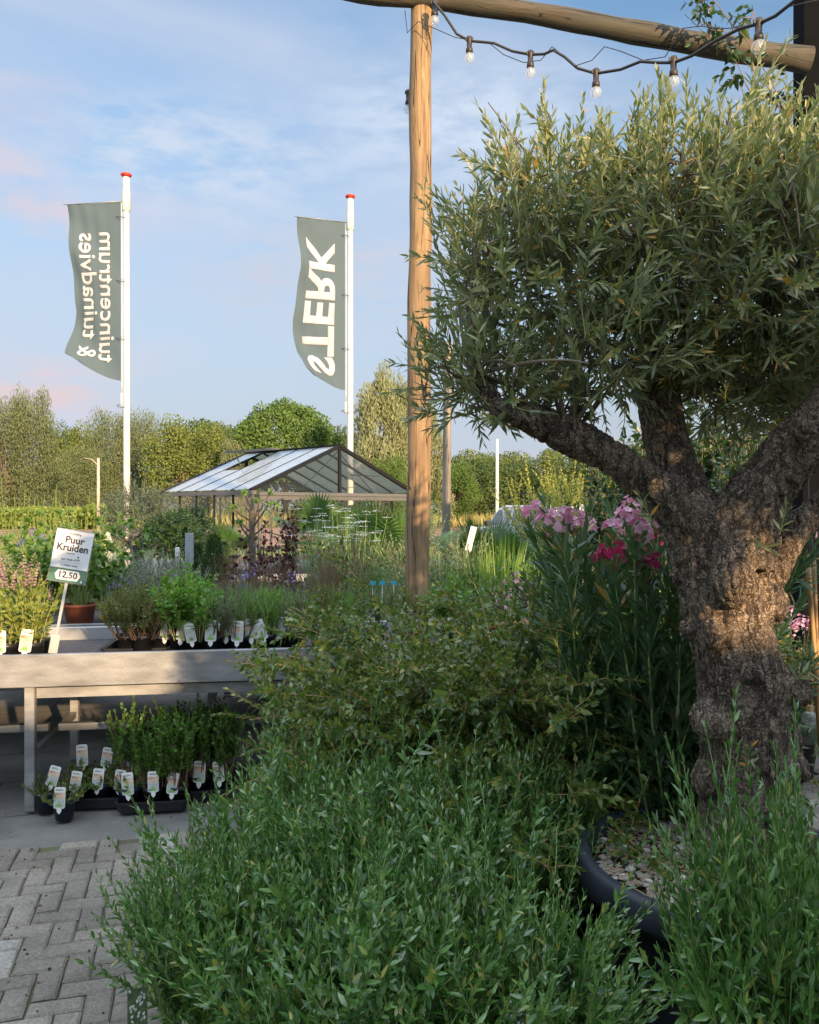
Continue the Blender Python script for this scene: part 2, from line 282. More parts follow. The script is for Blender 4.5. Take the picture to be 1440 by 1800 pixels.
# ------------------------------------------------------------------ object helpers
def link(name, me, mat=None, parent=None):
    o = bpy.data.objects.new(name, me); COL.objects.link(o)
    if me is not None and mat is not None:
        if isinstance(mat, (list, tuple)):
            for q in mat: me.materials.append(q)
        else: me.materials.append(mat)
    if parent: o.parent = parent
    return o
def tag(o, label, cat, group=None, kind=None):
    if label: o['label'] = label
    if cat: o['category'] = cat
    if group: o['group'] = group
    if kind: o['kind'] = kind
    return o
def thing(name, label, cat, loc=(0, 0, 0), rz=0, group=None, sc=1):
    o = bpy.data.objects.new(name, None); COL.objects.link(o); o.empty_display_size = .1
    o.location = loc; o.rotation_euler = (0, 0, rz); o.scale = (sc, sc, sc) if not isinstance(sc, tuple) else sc
    return tag(o, label, cat, group)
def dup(root, loc, rz=0, label=None, sc=1, group=None, tilt=(0, 0)):
    r = root.copy(); COL.objects.link(r); r.location = loc; r.rotation_euler = (tilt[0], tilt[1], rz)
    r.scale = (sc, sc, sc) if not isinstance(sc, tuple) else sc
    if label: r['label'] = label
    if group: r['group'] = group
    for ch in list(root.children):
        c = ch.copy(); COL.objects.link(c); c.parent = r
        for g in list(ch.children):
            d = g.copy(); COL.objects.link(d); d.parent = c
    return r
def mesh(name, V, Fs, smooth=False):
    me = bpy.data.meshes.new(name); me.from_pydata([tuple(v) for v in V], [], Fs)
    if smooth: me.polygons.foreach_set('use_smooth', [True] * len(me.polygons))
    me.update(); return me
def npmesh(name, V, loops, counts, rnd=None, smooth=False, matidx=None):
    me = bpy.data.meshes.new(name)
    V = np.asarray(V, dtype=np.float32); loops = np.asarray(loops, dtype=np.int32); counts = np.asarray(counts, dtype=np.int32)
    me.vertices.add(len(V)); me.vertices.foreach_set('co', V.ravel())
    me.loops.add(len(loops)); me.loops.foreach_set('vertex_index', loops)
    me.polygons.add(len(counts)); st = np.zeros(len(counts), dtype=np.int32); st[1:] = np.cumsum(counts)[:-1]
    me.polygons.foreach_set('loop_start', st); me.polygons.foreach_set('loop_total', counts)
    if smooth: me.polygons.foreach_set('use_smooth', np.ones(len(counts), dtype=bool))
    me.update(calc_edges=True)
    if rnd is not None:
        a = me.attributes.new('rnd', 'FLOAT', 'POINT'); a.data.foreach_set('value', np.asarray(rnd, dtype=np.float32))
    return me
class Geo:                                    # boxes, prisms, tubes collected into ONE mesh
    def __init__(s): s.V = []; s.F = []; s.M = []; s.mi = 0; s.sm = []
    def add(s, V, Fs, smooth=False):
        k = len(s.V); s.V += [tuple(v) for v in V]
        for f in Fs: s.F.append([i + k for i in f]); s.M.append(s.mi); s.sm.append(smooth)
        return s
    def box(s, a, b, rz=0, ctr=None):
        x0, y0, z0 = a; x1, y1, z1 = b
        V = [(x0, y0, z0), (x1, y0, z0), (x1, y1, z0), (x0, y1, z0), (x0, y0, z1), (x1, y0, z1), (x1, y1, z1), (x0, y1, z1)]
        if rz:
            c = ctr or ((x0 + x1) / 2, (y0 + y1) / 2); cs, sn = math.cos(rz), math.sin(rz)
            V = [(c[0] + (x - c[0]) * cs - (y - c[1]) * sn, c[1] + (x - c[0]) * sn + (y - c[1]) * cs, z) for x, y, z in V]
        return s.add(V, [(0, 3, 2, 1), (4, 5, 6, 7), (0, 1, 5, 4), (1, 2, 6, 5), (2, 3, 7, 6), (3, 0, 4, 7)])
    def bar(s, p, q, w, h=None, up=(0, 0, 1)):
        h = h or w; p = Vector(p); q = Vector(q); d = (q - p).normalized(); u = Vector(up)
        if abs(d.dot(u)) > .98: u = Vector((0, 1, 0))
        a = d.cross(u).normalized() * w / 2; b = a.cross(d).normalized() * h / 2
        V = [p - a - b, p + a - b, p + a + b, p - a + b, q - a - b, q + a - b, q + a + b, q - a + b]
        return s.add(V, [(0, 1, 2, 3), (7, 6, 5, 4), (0, 4, 5, 1), (1, 5, 6, 2), (2, 6, 7, 3), (3, 7, 4, 0)])
    def tube(s, pts, rad, n=8, cap=True, wob=0):
        pts = [Vector(p) for p in pts]; k0 = len(s.V)
        if not hasattr(rad, '__len__'): rad = [rad] * len(pts)
        t0 = (pts[1] - pts[0]).normalized(); u = t0.orthogonal().normalized(); V = []
        for i, p in enumerate(pts):
            t = (pts[min(i + 1, len(pts) - 1)] - pts[max(i - 1, 0)]).normalized()
            u = (u - t * u.dot(t)).normalized(); v = t.cross(u)
            for j in range(n):
                a = 2 * math.pi * j / n; rr = rad[i]
                if wob: rr *= 1 + wob * noise.noise(Vector((p.x * 6 + math.cos(a) * 1.2, p.y * 6 + math.sin(a) * 1.2, p.z * 4)))
                V.append(p + (u * math.cos(a) + v * math.sin(a)) * rr)
        Fs = []
        for i in range(len(pts) - 1):
            for j in range(n): Fs.append((i * n + j, i * n + (j + 1) % n, (i + 1) * n + (j + 1) % n, (i + 1) * n + j))
        if cap: Fs.append(tuple(range(n))[::-1]); Fs.append(tuple((len(pts) - 1) * n + j for j in range(n)))
        return s.add(V, Fs, True)
    def lathe(s, prof, n=24, ctr=(0, 0, 0), cap=False):
        V = []; Fs = []
        for r, z in prof:
            for j in range(n):
                a = 2 * math.pi * j / n; V.append((ctr[0] + r * math.cos(a), ctr[1] + r * math.sin(a), ctr[2] + z))
        for i in range(len(prof) - 1):
            for j in range(n): Fs.append((i * n + j, i * n + (j + 1) % n, (i + 1) * n + (j + 1) % n, (i + 1) * n + j))
        if cap:
            Fs.append(tuple(range(n))[::-1]); Fs.append(tuple((len(prof) - 1) * n + j for j in range(n)))
        return s.add(V, Fs, True)
    def sph(s, c, r, n=12, sz=1.0, sq=(1, 1)):
        prof = [(max(r * math.sin(math.pi * i / n), 1e-5), -r * sz * math.cos(math.pi * i / n)) for i in range(n + 1)]
        k = len(s.V); s.lathe(prof, n + 4, c)
        if sq != (1, 1):
            for i in range(k, len(s.V)):
                v = s.V[i]; s.V[i] = (c[0] + (v[0] - c[0]) * sq[0], c[1] + (v[1] - c[1]) * sq[1], v[2])
        return s
    def mesh(s, name, autosm=True):
        me = bpy.data.meshes.new(name); me.from_pydata(s.V, [], s.F)
        me.polygons.foreach_set('material_index', s.M); me.polygons.foreach_set('use_smooth', s.sm); me.update()
        return me
    def build(s, name, mat, parent=None, bevel=0):
        me = s.mesh(name)
        if bevel:
            b = bmesh.new(); b.from_mesh(me); bmesh.ops.bevel(b, geom=list(b.edges), offset=bevel, segments=1, affect='EDGES'); b.to_mesh(me); b.free()
        return link(name, me, mat, parent)
def nrm(a):
    return a / np.maximum(np.linalg.norm(a, axis=-1, keepdims=True), 1e-9)
class Leaves:
    def __init__(s): s.p = []; s.d = []; s.n = []; s.l = []; s.w = []; s.r = []
    def add(s, p, d, n, l, w, r=None):
        p = np.atleast_2d(p); k = len(p)
        s.p.append(p); s.d.append(np.broadcast_to(d, (k, 3))); s.n.append(np.broadcast_to(n, (k, 3)))
        s.l.append(np.broadcast_to(l, (k,))); s.w.append(np.broadcast_to(w, (k,)))
        s.r.append(rng.random(k) if r is None else np.broadcast_to(r, (k,)))
    def mesh(s, name, hi=True, droop=.08, fold=.12, belly=.33):
        p = np.concatenate(s.p); d = nrm(np.concatenate(s.d)); n = np.concatenate(s.n); L = np.concatenate(s.l)[:, None]; W = np.concatenate(s.w)[:, None]; r = np.concatenate(s.r)
        wv = nrm(np.cross(n, d)); n = nrm(np.cross(d, wv)); N = len(p)
        dr = np.zeros_like(p); dr[:, 2] = -1; dr = dr * droop * L
        if hi:
            C1 = p + d * L * belly + dr * .12; C2 = p + d * L * .70 + dr * .5; T = p + d * L + dr
            up = n * W * fold
            V = np.stack([p, C1, C1 + wv * W * .5 + up, C1 - wv * W * .5 + up, C2, C2 + wv * W * .34 + up * .7, C2 - wv * W * .34 + up * .7, T], 1).reshape(-1, 3)
            f = np.array([0, 1, 2, 0, 3, 1, 2, 1, 4, 5, 1, 3, 6, 4, 5, 4, 7, 4, 6, 7]); cnt = [3, 3, 4, 4, 3, 3]; nv = 8
        else:
            C1 = p + d * L * .45 + dr * .2; T = p + d * L + dr; up = n * W * fold
            V = np.stack([p, C1 + wv * W * .5 + up, T, C1 - wv * W * .5 + up], 1).reshape(-1, 3)
            f = np.array([0, 3, 2, 0, 2, 1]); cnt = [3, 3]; nv = 4
        loops = (f[None, :] + (np.arange(N) * nv)[:, None]).ravel()
        return npmesh(name, V, loops, np.tile(cnt, N), np.repeat(r, nv), smooth=hi)
class Stems:
    def __init__(s, n=4): s.n = n; s.V = []; s.L = []; s.k = 0
    def add(s, pts, r0, r1):
        pts = np.asarray(pts, float); K = len(pts); n = s.n
        t = np.gradient(pts, axis=0); t = nrm(t); u = np.cross(t, [.3, .9, .1]); u = nrm(u); v = np.cross(t, u)
        rad = np.linspace(r0, r1, K)[:, None, None]; a = np.arange(n) * 2 * np.pi / n
        V = pts[:, None, :] + rad * (np.cos(a)[None, :, None] * u[:, None, :] + np.sin(a)[None, :, None] * v[:, None, :])
        s.V.append(V.reshape(-1, 3)); i = np.arange(K - 1)[:, None] * n; j = np.arange(n)[None, :]
        q = np.stack([i + j, i + (j + 1) % n, i + n + (j + 1) % n, i + n + j], -1).reshape(-1) + s.k
        s.L.append(q); s.k += K * n
    def mesh(s, name):
        L = np.concatenate(s.L); return npmesh(name, np.concatenate(s.V), L, np.full(len(L) // 4, 4), smooth=True)
def curve(p0, d0, length, K=6, bend=(0, 0, 0), jit=.1):
    """a growing shoot: start, direction, length; bend is added to the direction along the way"""
    p = np.array(p0, float); d = np.array(d0, float); d /= np.linalg.norm(d); out = [p.copy()]; b = np.array(bend, float)
    for i in range(K - 1):
        d = d + b / (K - 1) + rng.normal(0, jit, 3) / math.sqrt(K); d /= np.linalg.norm(d); p = p + d * length / (K - 1); out.append(p.copy())
    return np.array(out)
def leafon(LV, pts, gap, ll, lw, ang=45, start=.1, opp=True, tipsm=.5, jit=12, flat=0, r=None):
    pts = np.asarray(pts); seg = np.linalg.norm(np.diff(pts, axis=0), axis=1); cum = np.concatenate([[0], np.cumsum(seg)]); T = cum[-1]
    s = np.arange(start * T, T, gap); k = len(s)
    if k == 0: return
    s = s + rng.normal(0, gap * .15, k); s = np.clip(s, 0, T)
    p = np.stack([np.interp(s, cum, pts[:, i]) for i in range(3)], 1)
    tg = nrm(np.gradient(pts, axis=0)); t = nrm(np.stack([np.interp(s, cum, tg[:, i]) for i in range(3)], 1))
    ref = np.where(np.abs(t[:, 2:3]) > .9, np.array([[1., 0, 0]]), np.array([[0., 0, 1]])); u = nrm(np.cross(t, ref)); v = np.cross(t, u)
    ph = rng.random() * 6.28
    th = ph + np.arange(k) * (math.pi / 2 if opp else 2.4) + rng.normal(0, .25, k)
    if flat: th = ph * 0 + rng.normal(0, .3, k)
    f = s / max(T, 1e-6)
    for sg in ((0, math.pi) if opp else (0,)):
        side = u * np.cos(th + sg)[:, None] + v * np.sin(th + sg)[:, None]
        a = np.radians(ang * (1 - .45 * f) + rng.normal(0, jit, k))[:, None]
        d = t * np.cos(a) + side * np.sin(a); n = t * np.sin(a) - side * np.cos(a) + rng.normal(0, .25, (k, 3))
        sz = (1 - tipsm * f ** 2) * rng.uniform(.75, 1.15, k)
        LV.add(p, d, n, ll * sz, lw * sz, r)
def rdir(tilt, az=None):
    az = rng.random() * 2 * math.pi if az is None else az
    return np.array([math.sin(tilt) * math.cos(az), math.sin(tilt) * math.sin(az), math.cos(tilt)])
def text_mesh(s, size, offset=0.0, ext=0.0, align='CENTER'):
    cu = bpy.data.curves.new('t', 'FONT'); cu.body = s; cu.size = size; cu.align_x = align; cu.offset = offset; cu.extrude = ext; cu.resolution_u = 4
    o = bpy.data.objects.new('t', cu); COL.objects.link(o); bpy.context.view_layer.update()
    me = bpy.data.meshes.new_from_object(o.evaluated_get(bpy.context.evaluated_depsgraph_get()))
    bpy.data.objects.remove(o); bpy.data.curves.remove(cu); return me

# ------------------------------------------------------------------ ground and paving
def groundmat():
    m, n, l, b = newmat('field_ground')
    t = n.new('ShaderNodeTexCoord'); x = n.new('ShaderNodeTexNoise'); x.inputs['Scale'].default_value = .35; x.inputs['Detail'].default_value = 8; l.new(t.outputs['Object'], x.inputs['Vector'])
    r = n.new('ShaderNodeValToRGB'); r.color_ramp.elements[0].position = .35; r.color_ramp.elements[1].position = .65
    r.color_ramp.elements[0].color = (.13, .17, .05, 1); r.color_ramp.elements[1].color = (.27, .25, .10, 1)
    l.new(x.outputs[0], r.inputs[0]); l.new(r.outputs[0], b.inputs['Base Color']); b.inputs['Roughness'].default_value = .95
    return m
g = Geo(); g.add([(-900, -300, -.03), (900, -300, -.03), (900, 1500, -.03), (-900, 1500, -.03)], [(0, 1, 2, 3)])
tag(g.build('ground', groundmat()), 'flat green and straw coloured farmland reaching to the tree line', 'ground', kind='structure')
g = Geo(); g.add([(-60, 31, -.022), (60, 31, -.022), (60, 66, -.022), (-60, 66, -.022)], [(0, 1, 2, 3)])
tag(g.build('ploughed_field', pmat('red_soil', (.30, .155, .095), .95, var=.2, scale=1.5, bump=.4, bscale=4)), 'bare reddish brown ploughed field beyond the nursery', 'field', kind='structure')
PA = R(15)
def concretemat():
    m, n, l, b = newmat('yard_concrete')
    t = n.new('ShaderNodeTexCoord'); mp = n.new('ShaderNodeMapping'); mp.inputs['Rotation'].default_value = (0, 0, -PA); l.new(t.outputs['Object'], mp.inputs[0])
    br = n.new('ShaderNodeTexBrick'); br.offset = .5; br.inputs['Scale'].default_value = 1; br.inputs['Brick Width'].default_value = 2.0; br.inputs['Row Height'].default_value = .55
    br.inputs['Mortar Size'].default_value = .006; br.inputs['Mortar Smooth'].default_value = .3
    br.inputs['Color1'].default_value = (.155, .15, .14, 1); br.inputs['Color2'].default_value = (.20, .19, .178, 1); br.inputs['Mortar'].default_value = (.05, .045, .04, 1)
    l.new(mp.outputs[0], br.inputs['Vector'])
    x = n.new('ShaderNodeTexNoise'); x.inputs['Scale'].default_value = 3; x.inputs['Detail'].default_value = 9; x.inputs['Roughness'].default_value = .7; l.new(t.outputs['Object'], x.inputs['Vector'])
    r = n.new('ShaderNodeMapRange'); r.inputs[1].default_value = .3; r.inputs[2].default_value = .7; r.inputs[3].default_value = .65; r.inputs[4].default_value = 1.3; l.new(x.outputs[0], r.inputs[0])
    mx = n.new('ShaderNodeMixRGB'); mx.blend_type = 'MULTIPLY'; mx.inputs[0].default_value = 1; l.new(br.outputs[0], mx.inputs[1]); l.new(r.outputs[0], mx.inputs[2])
    l.new(mx.outputs[0], b.inputs['Base Color']); b.inputs['Roughness'].default_value = .85
    y = n.new('ShaderNodeTexNoise'); y.inputs['Scale'].default_value = 160; l.new(t.outputs['Object'], y.inputs['Vector'])
    bp = n.new('ShaderNodeBump'); bp.inputs['Strength'].default_value = .35; bp.inputs['Distance'].default_value = .004; l.new(y.outputs[0], bp.inputs['Height']); l.new(bp.outputs[0], b.inputs['Normal'])
    return m
g = Geo(); g.add([(-30, -20, -.016), (30, -20, -.016), (30, 24, -.016), (-30, 24, -.016)], [(0, 1, 2, 3)])
tag(g.build('yard_paving', concretemat()), 'grey concrete slabs of the nursery yard under the plant tables', 'paving', kind='structure')
# brick paving in herringbone: real stones with worn edges, on a sheet of sand
cs, sn = math.cos(PA), math.sin(PA)
O0 = np.array([-1.8, 3.6])          # a point on the edge of the slab band
def pav(u, v): return (O0[0] + u * cs - v * sn, O0[1] + u * sn + v * cs)
g = Geo(); q = [pav(-6, -8), pav(7, -8), pav(7, 0), pav(-6, 0)]
g.add([(x, y, -.012) for x, y in q], [(0, 1, 2, 3)])
tag(g.build('joint_sand', pmat('joint_sand', (.085, .075, .05), .95, c2=(.10, .12, .05), scale=9, bump=.6)), 'dark sand and moss between the paving bricks', 'ground', kind='structure')
V = []; Fs = []; rn = []
bl, bw, gp = .166, .083, .0028
def stone(u0, v0, u1, v1):
    if u1 < -3 or u0 > 5.2 or v1 > 0 or v0 < -3.2: return
    k = len(V); tz = rng.normal(0, .0012); tx, ty = rng.normal(0, .010, 2); r = rng.random()
    g_ = gp / 2 * rng.uniform(.6, 3.2); u0 += g_; v0 += g_; u1 -= g_; v1 -= g_; e = .007
    cu, cv = (u0 + u1) / 2, (v0 + v1) / 2
    for (ins, z) in ((0, -.02), (0, -.006), (e, 0)):
        for (a, b) in ((u0 + ins, v0 + ins), (u1 - ins, v0 + ins), (u1 - ins, v1 - ins), (u0 + ins, v1 - ins)):
            j = rng.normal(0, .0014, 2); x, y = pav(a + j[0], b + j[1])
            V.append((x, y, z + tz + (a - cu) * tx + (b - cv) * ty + .004)); rn.append(r)
    for i in range(2):
        for j in range(4): Fs.append((k + i * 4 + j, k + i * 4 + (j + 1) % 4, k + i * 4 + 4 + (j + 1) % 4, k + i * 4 + 4 + j))
    Fs.append((k + 8, k + 9, k + 10, k + 11))
for i in range(-60, 90):
    for j in range(-60, 60):
        # herringbone cell of period 4 units along the diagonal
        if (i - j) % 4 == 0: stone(i * bw, j * bw, (i + 2) * bw, (j + 1) * bw)
        if (i - j) % 4 == 3: stone(i * bw, (j) * bw, (i + 1) * bw, (j + 2) * bw)
def brickmat():
    m, n, l, b = newmat('paving_brick')
    t = n.new('ShaderNodeTexCoord'); a = n.new('ShaderNodeAttribute'); a.attribute_name = 'rnd'
    r = n.new('ShaderNodeValToRGB'); r.color_ramp.elements[0].color = (.13, .115, .094, 1); r.color_ramp.elements[1].position = .9; r.color_ramp.elements[1].color = (.205, .184, .150, 1)
    e = r.color_ramp.elements.new(.975); e.color = (.30, .28, .24, 1); l.new(a.outputs['Fac'], r.inputs[0])
    x = n.new('ShaderNodeTexNoise'); x.inputs['Scale'].default_value = 90; x.inputs['Detail'].default_value = 4; x.inputs['Roughness'].default_value = .8; l.new(t.outputs['Object'], x.inputs['Vector'])
    q = n.new('ShaderNodeMapRange'); q.inputs[1].default_value = .3; q.inputs[2].default_value = .72; q.inputs[3].default_value = .55; q.inputs[4].default_value = 1.5; l.new(x.outputs[0], q.inputs[0])
    x2 = n.new('ShaderNodeTexNoise'); x2.inputs['Scale'].default_value = 3.5; x2.inputs['Detail'].default_value = 6; l.new(t.outputs['Object'], x2.inputs['Vector'])
    q2 = n.new('ShaderNodeMapRange'); q2.inputs[1].default_value = .3; q2.inputs[2].default_value = .7; q2.inputs[3].default_value = .7; q2.inputs[4].default_value = 1.25; l.new(x2.outputs[0], q2.inputs[0])
    m1 = n.new('ShaderNodeMath'); m1.operation = 'MULTIPLY'; l.new(q.outputs[0], m1.inputs[0]); l.new(q2.outputs[0], m1.inputs[1])
    mx = n.new('ShaderNodeMixRGB'); mx.blend_type = 'MULTIPLY'; mx.inputs[0].default_value = 1; l.new(r.outputs[0], mx.inputs[1]); l.new(m1.outputs[0], mx.inputs[2])
    l.new(mx.outputs[0], b.inputs['Base Color']); b.inputs['Roughness'].default_value = .8
    bp = n.new('ShaderNodeBump'); bp.inputs['Strength'].default_value = .6; bp.inputs['Distance'].default_value = .003; l.new(x.outputs[0], bp.inputs['Height']); l.new(bp.outputs[0], b.inputs['Normal'])
    return m
me = mesh('brick_paving', V, Fs); a = me.attributes.new('rnd', 'FLOAT', 'POINT'); a.data.foreach_set('value', rn)
tag(link('brick_paving', me, brickmat()), 'grey brick paving laid in herringbone with mossy joints', 'paving', kind='structure')
# field grass
LV = Leaves()
n = 9000; x = rng.uniform(-34, 24, n); y = rng.uniform(24.2, 31, n); h = rng.uniform(.1, .35, n)
LV.add(np.stack([x, y, np.zeros(n) - .03], 1), np.stack([rng.normal(0, .25, n), rng.normal(0, .25, n), np.ones(n)], 1), np.stack([rng.normal(0, .5, n), -np.ones(n), np.zeros(n)], 1), h, .03)
tag(link('meadow_grass', LV.mesh('meadow_grass', hi=False, droop=.1), M['meadow_blade']), 'short yellow green grass strip before the red field', 'grass', kind='stuff')
LV = Leaves()
n = 22000; x = rng.uniform(-62, 60, n); y = rng.uniform(62, 84, n) ; h = rng.uniform(.6, 1.45, n)
LV.add(np.stack([x, y, np.zeros(n) - .03], 1), np.stack([rng.normal(0, .2, n), rng.normal(0, .2, n), np.ones(n)], 1), np.stack([rng.normal(0, .5, n), -np.ones(n), np.zeros(n)], 1), h, .12)
tag(link('tall_field_grass', LV.mesh('tall_field_grass', hi=False, droop=.1), M['field_blade']), 'tall pale ripening grass along the far edge of the red field', 'grass', kind='stuff')
#SECTION2
# ------------------------------------------------------------------ greenhouse
GW, GL, EH, RH = 4.92, 4.14, 1.88, 2.96
gh = thing('greenhouse', 'dark framed glass greenhouse with open roof vent and sliding door beyond the plant tables', 'greenhouse', (-3.45, 18.0, 0), R(43.5))
def ghpart(name, mat, fn, parent=gh, bevel=0):
    g = Geo(); fn(g); return g.build(name, mat, parent, bevel)
ghpart('plinth', M['gh_taupe'], lambda g: (g.box((0, 0, 0), (GW, .06, .12)), g.box((0, GL - .06, 0), (GW, GL, .12)), g.box((0, .063, 0), (.06, GL - .063, .12)), g.box((GW - .06, .063, 0), (GW, GL - .063, .12))))
NB = 5; bay = GL / NB
for sx in (0.03, GW - .03):
    for i in range(NB + 1):
        y = min(max(i * bay, .03), GL - .03)
        thick = .035 if 0 < i < NB else .05
        ghpart('wall_post', M['gh_frame'] if 0 < i < NB else M['gh_taupe'], lambda g: g.box((sx - .02, y - thick / 2, .12), (sx + .02, y + thick / 2, EH - .08)))
    ghpart('eaves_beam', M['gh_taupe'], lambda g: g.box((sx - .055, -.03, EH - .08), (sx + .055, GL + .03, EH + .01)))
def roofpt(s, t, y):      # s: 0 left slope, 1 right slope; t: 0 eaves .. 1 ridge
    x = t * GW / 2; z = EH + .02 + t * (RH - EH); return (x if s == 0 else GW - x, y, z)
for s in (0, 1):
    for i in range(NB + 1):
        y = min(max(i * bay, .02), GL - .02)
        end = i in (0, NB)
        ghpart('rafter', M['gh_frame'], lambda g: g.bar(roofpt(s, -.01, y), roofpt(s, .985, y), .10 if end else .035, .08 if end else .05))
ghpart('ridge', M['gh_frame'], lambda g: g.box((GW / 2 - .045, -.04, RH), (GW / 2 + .045, GL + .04, RH + .07)))
for s in (0, 1):
    for i in range(NB):
        tt = .52 if s == 0 and i == 3 else 1.0
        a, b = i * bay + .02, (i + 1) * bay - .02; zo = .012
        q = [roofpt(s, .0, a), roofpt(s, .0, b), roofpt(s, tt * .98, b), roofpt(s, tt * .98, a)]
        ghpart('roof_pane', M['gh_roof'], lambda g: (g.add([(x, y, z + zo) for x, y, z in q] + [(x, y, z + zo + .006) for x, y, z in q], [(0, 1, 2, 3), (7, 6, 5, 4), (0, 4, 5, 1), (1, 5, 6, 2), (2, 6, 7, 3), (3, 7, 4, 0)])))
        if tt < 1: ghpart('vent_sill', M['gh_taupe'], lambda g: g.bar(roofpt(s, tt, a), roofpt(s, tt, b), .03, .04))
vent = thing('roof_vent', None, None); vent.parent = gh
def ventpt(t, y, lift): x, yy, z = roofpt(0, t, y); return (x, yy, z + lift + .06)
va, vb = 3 * bay - .0, 4 * bay + .0
q = [ventpt(.54, va, .40), ventpt(.54, vb, .40), ventpt(.98, vb, .03), ventpt(.98, va, .03)]
o = Geo().add(q + [(x, y, z + .008) for x, y, z in q], [(0, 1, 2, 3), (7, 6, 5, 4), (0, 4, 5, 1), (1, 5, 6, 2), (2, 6, 7, 3), (3, 7, 4, 0)]).build('vent_pane', M['gh_roof'], vent)
g = Geo()
for i in range(4): g.bar(q[i], q[(i + 1) % 4], .05, .05)
g.bar(ventpt(.54, (va + vb) / 2, .40), roofpt(0, .62, (va + vb) / 2), .02)
g.build('vent_frame', M['gh_taupe'], vent)
for i in range(NB):
    a, b = i * bay + .02, (i + 1) * bay - .02
    for sx in (0.03, GW - .03):
        ghpart('wall_pane', M['gh_glass'], lambda g: g.box((sx - .003, a, .12), (sx + .003, b, EH - .08)))
for y0, fr in ((.02, True), (GL - .02, False)):
    ghpart('gable_mullion', M['gh_frame'], lambda g: (g.box((GW / 2 - .035, y0 - .03, EH - .02), (GW / 2 + .035, y0 + .03, RH - .02))))
    ghpart('gable_pane', M['gh_glass'], lambda g: g.add([(0.05, y0, EH), (GW / 2 - .035, y0, EH), (GW / 2 - .035, y0, RH - .04)] + [(0.05, y0 + .006, EH), (GW / 2 - .035, y0 + .006, EH), (GW / 2 - .035, y0 + .006, RH - .04)], [(0, 1, 2), (5, 4, 3), (0, 3, 4, 1), (1, 4, 5, 2), (2, 5, 3, 0)]))
    ghpart('gable_pane', M['gh_glass'], lambda g: g.add([(GW - .05, y0, EH), (GW / 2 + .035, y0, EH), (GW / 2 + .035, y0, RH - .04)] + [(GW - .05, y0 + .006, EH), (GW / 2 + .035, y0 + .006, EH), (GW / 2 + .035, y0 + .006, RH - .04)], [(0, 1, 2), (5, 4, 3), (0, 3, 4, 1), (1, 4, 5, 2), (2, 5, 3, 0)]))
ghpart('door_rail', M['gh_taupe'], lambda g: (g.box((.16, -.06, EH - .20), (GW - .05, .0, EH - .02)), g.box((.13, -.085, EH - .10), (GW - .1, -.063, EH - .07))), bevel=.006)
for x in (.05, .20, 1.23, GW - 1.2, GW - .08):
    ghpart('door_post', M['gh_taupe'], lambda g: g.box((x - .035, -.02, .12), (x + .035, .03, EH - .2)))
ghpart('door_pane', M['gh_glass'], lambda g: g.box((.24, -.004, .12), (1.19, .004, EH - .2)))
ghpart('brace', M['gh_frame'], lambda g: (g.bar((GW / 2, .08, RH - .1), (GW * .73, .08, EH), .015), g.bar((GW / 2, .08, RH - .1), (GW * .27, .08, EH), .015), g.bar((GW * .58, .08, EH + .42), (GW * .76, .08, EH + .42), .02)))
ghpart('back_rail', M['gh_taupe'], lambda g: g.box((.05, GL - .05, EH - .08), (GW - .05, GL, EH)))
for i in range(1, 6):
    x = i * GW / 6; ghpart('back_post', M['gh_taupe'], lambda g: g.box((x - .02, GL - .045, .12), (x + .02, GL - .005, EH - .08)))

# ------------------------------------------------------------------ flag poles and flags
def flagpole(px, d, ytop, label):
    X = (px - 720) * d / F; zt = CAMH + (HOR - ytop) * d / F
    t = thing('flagpole', label, 'flagpole', (X, d, 0), group='white flagpoles')
    Geo().tube([(0, 0, 0), (0, 0, 3), (0, 0, zt - .9)], [.082, .078, .070], 16).build('pole', M['white_paint'], t)
    Geo().lathe([(.074, zt - .92), (.098, zt - .90), (.098, zt - .45), (.086, zt - .42), (.086, zt - .12), (.078, zt - .1), (.02, zt - .08)], 16, cap=True).build('swivel_head', M['white_paint'], t)
    Geo().lathe([(.03, zt - .085), (.10, zt - .075), (.135, zt - .04), (.12, zt - .01), (.02, zt)], 16, cap=True).build('cap', M['redcap'], t)
    for zz in (zt - 1.05, zt - 2.6, zt - 4.0, zt - 5.65):
        g = Geo(); pts = [(-.10 + .135 * math.cos(a), .09 * math.sin(a), zz + .04 * math.sin(a) - .02 * math.cos(a)) for a in np.linspace(0, 2 * math.pi, 13)]
        g.tube(pts, .008, 5, False).build('ring', M['cable'], t)
    return X, zt
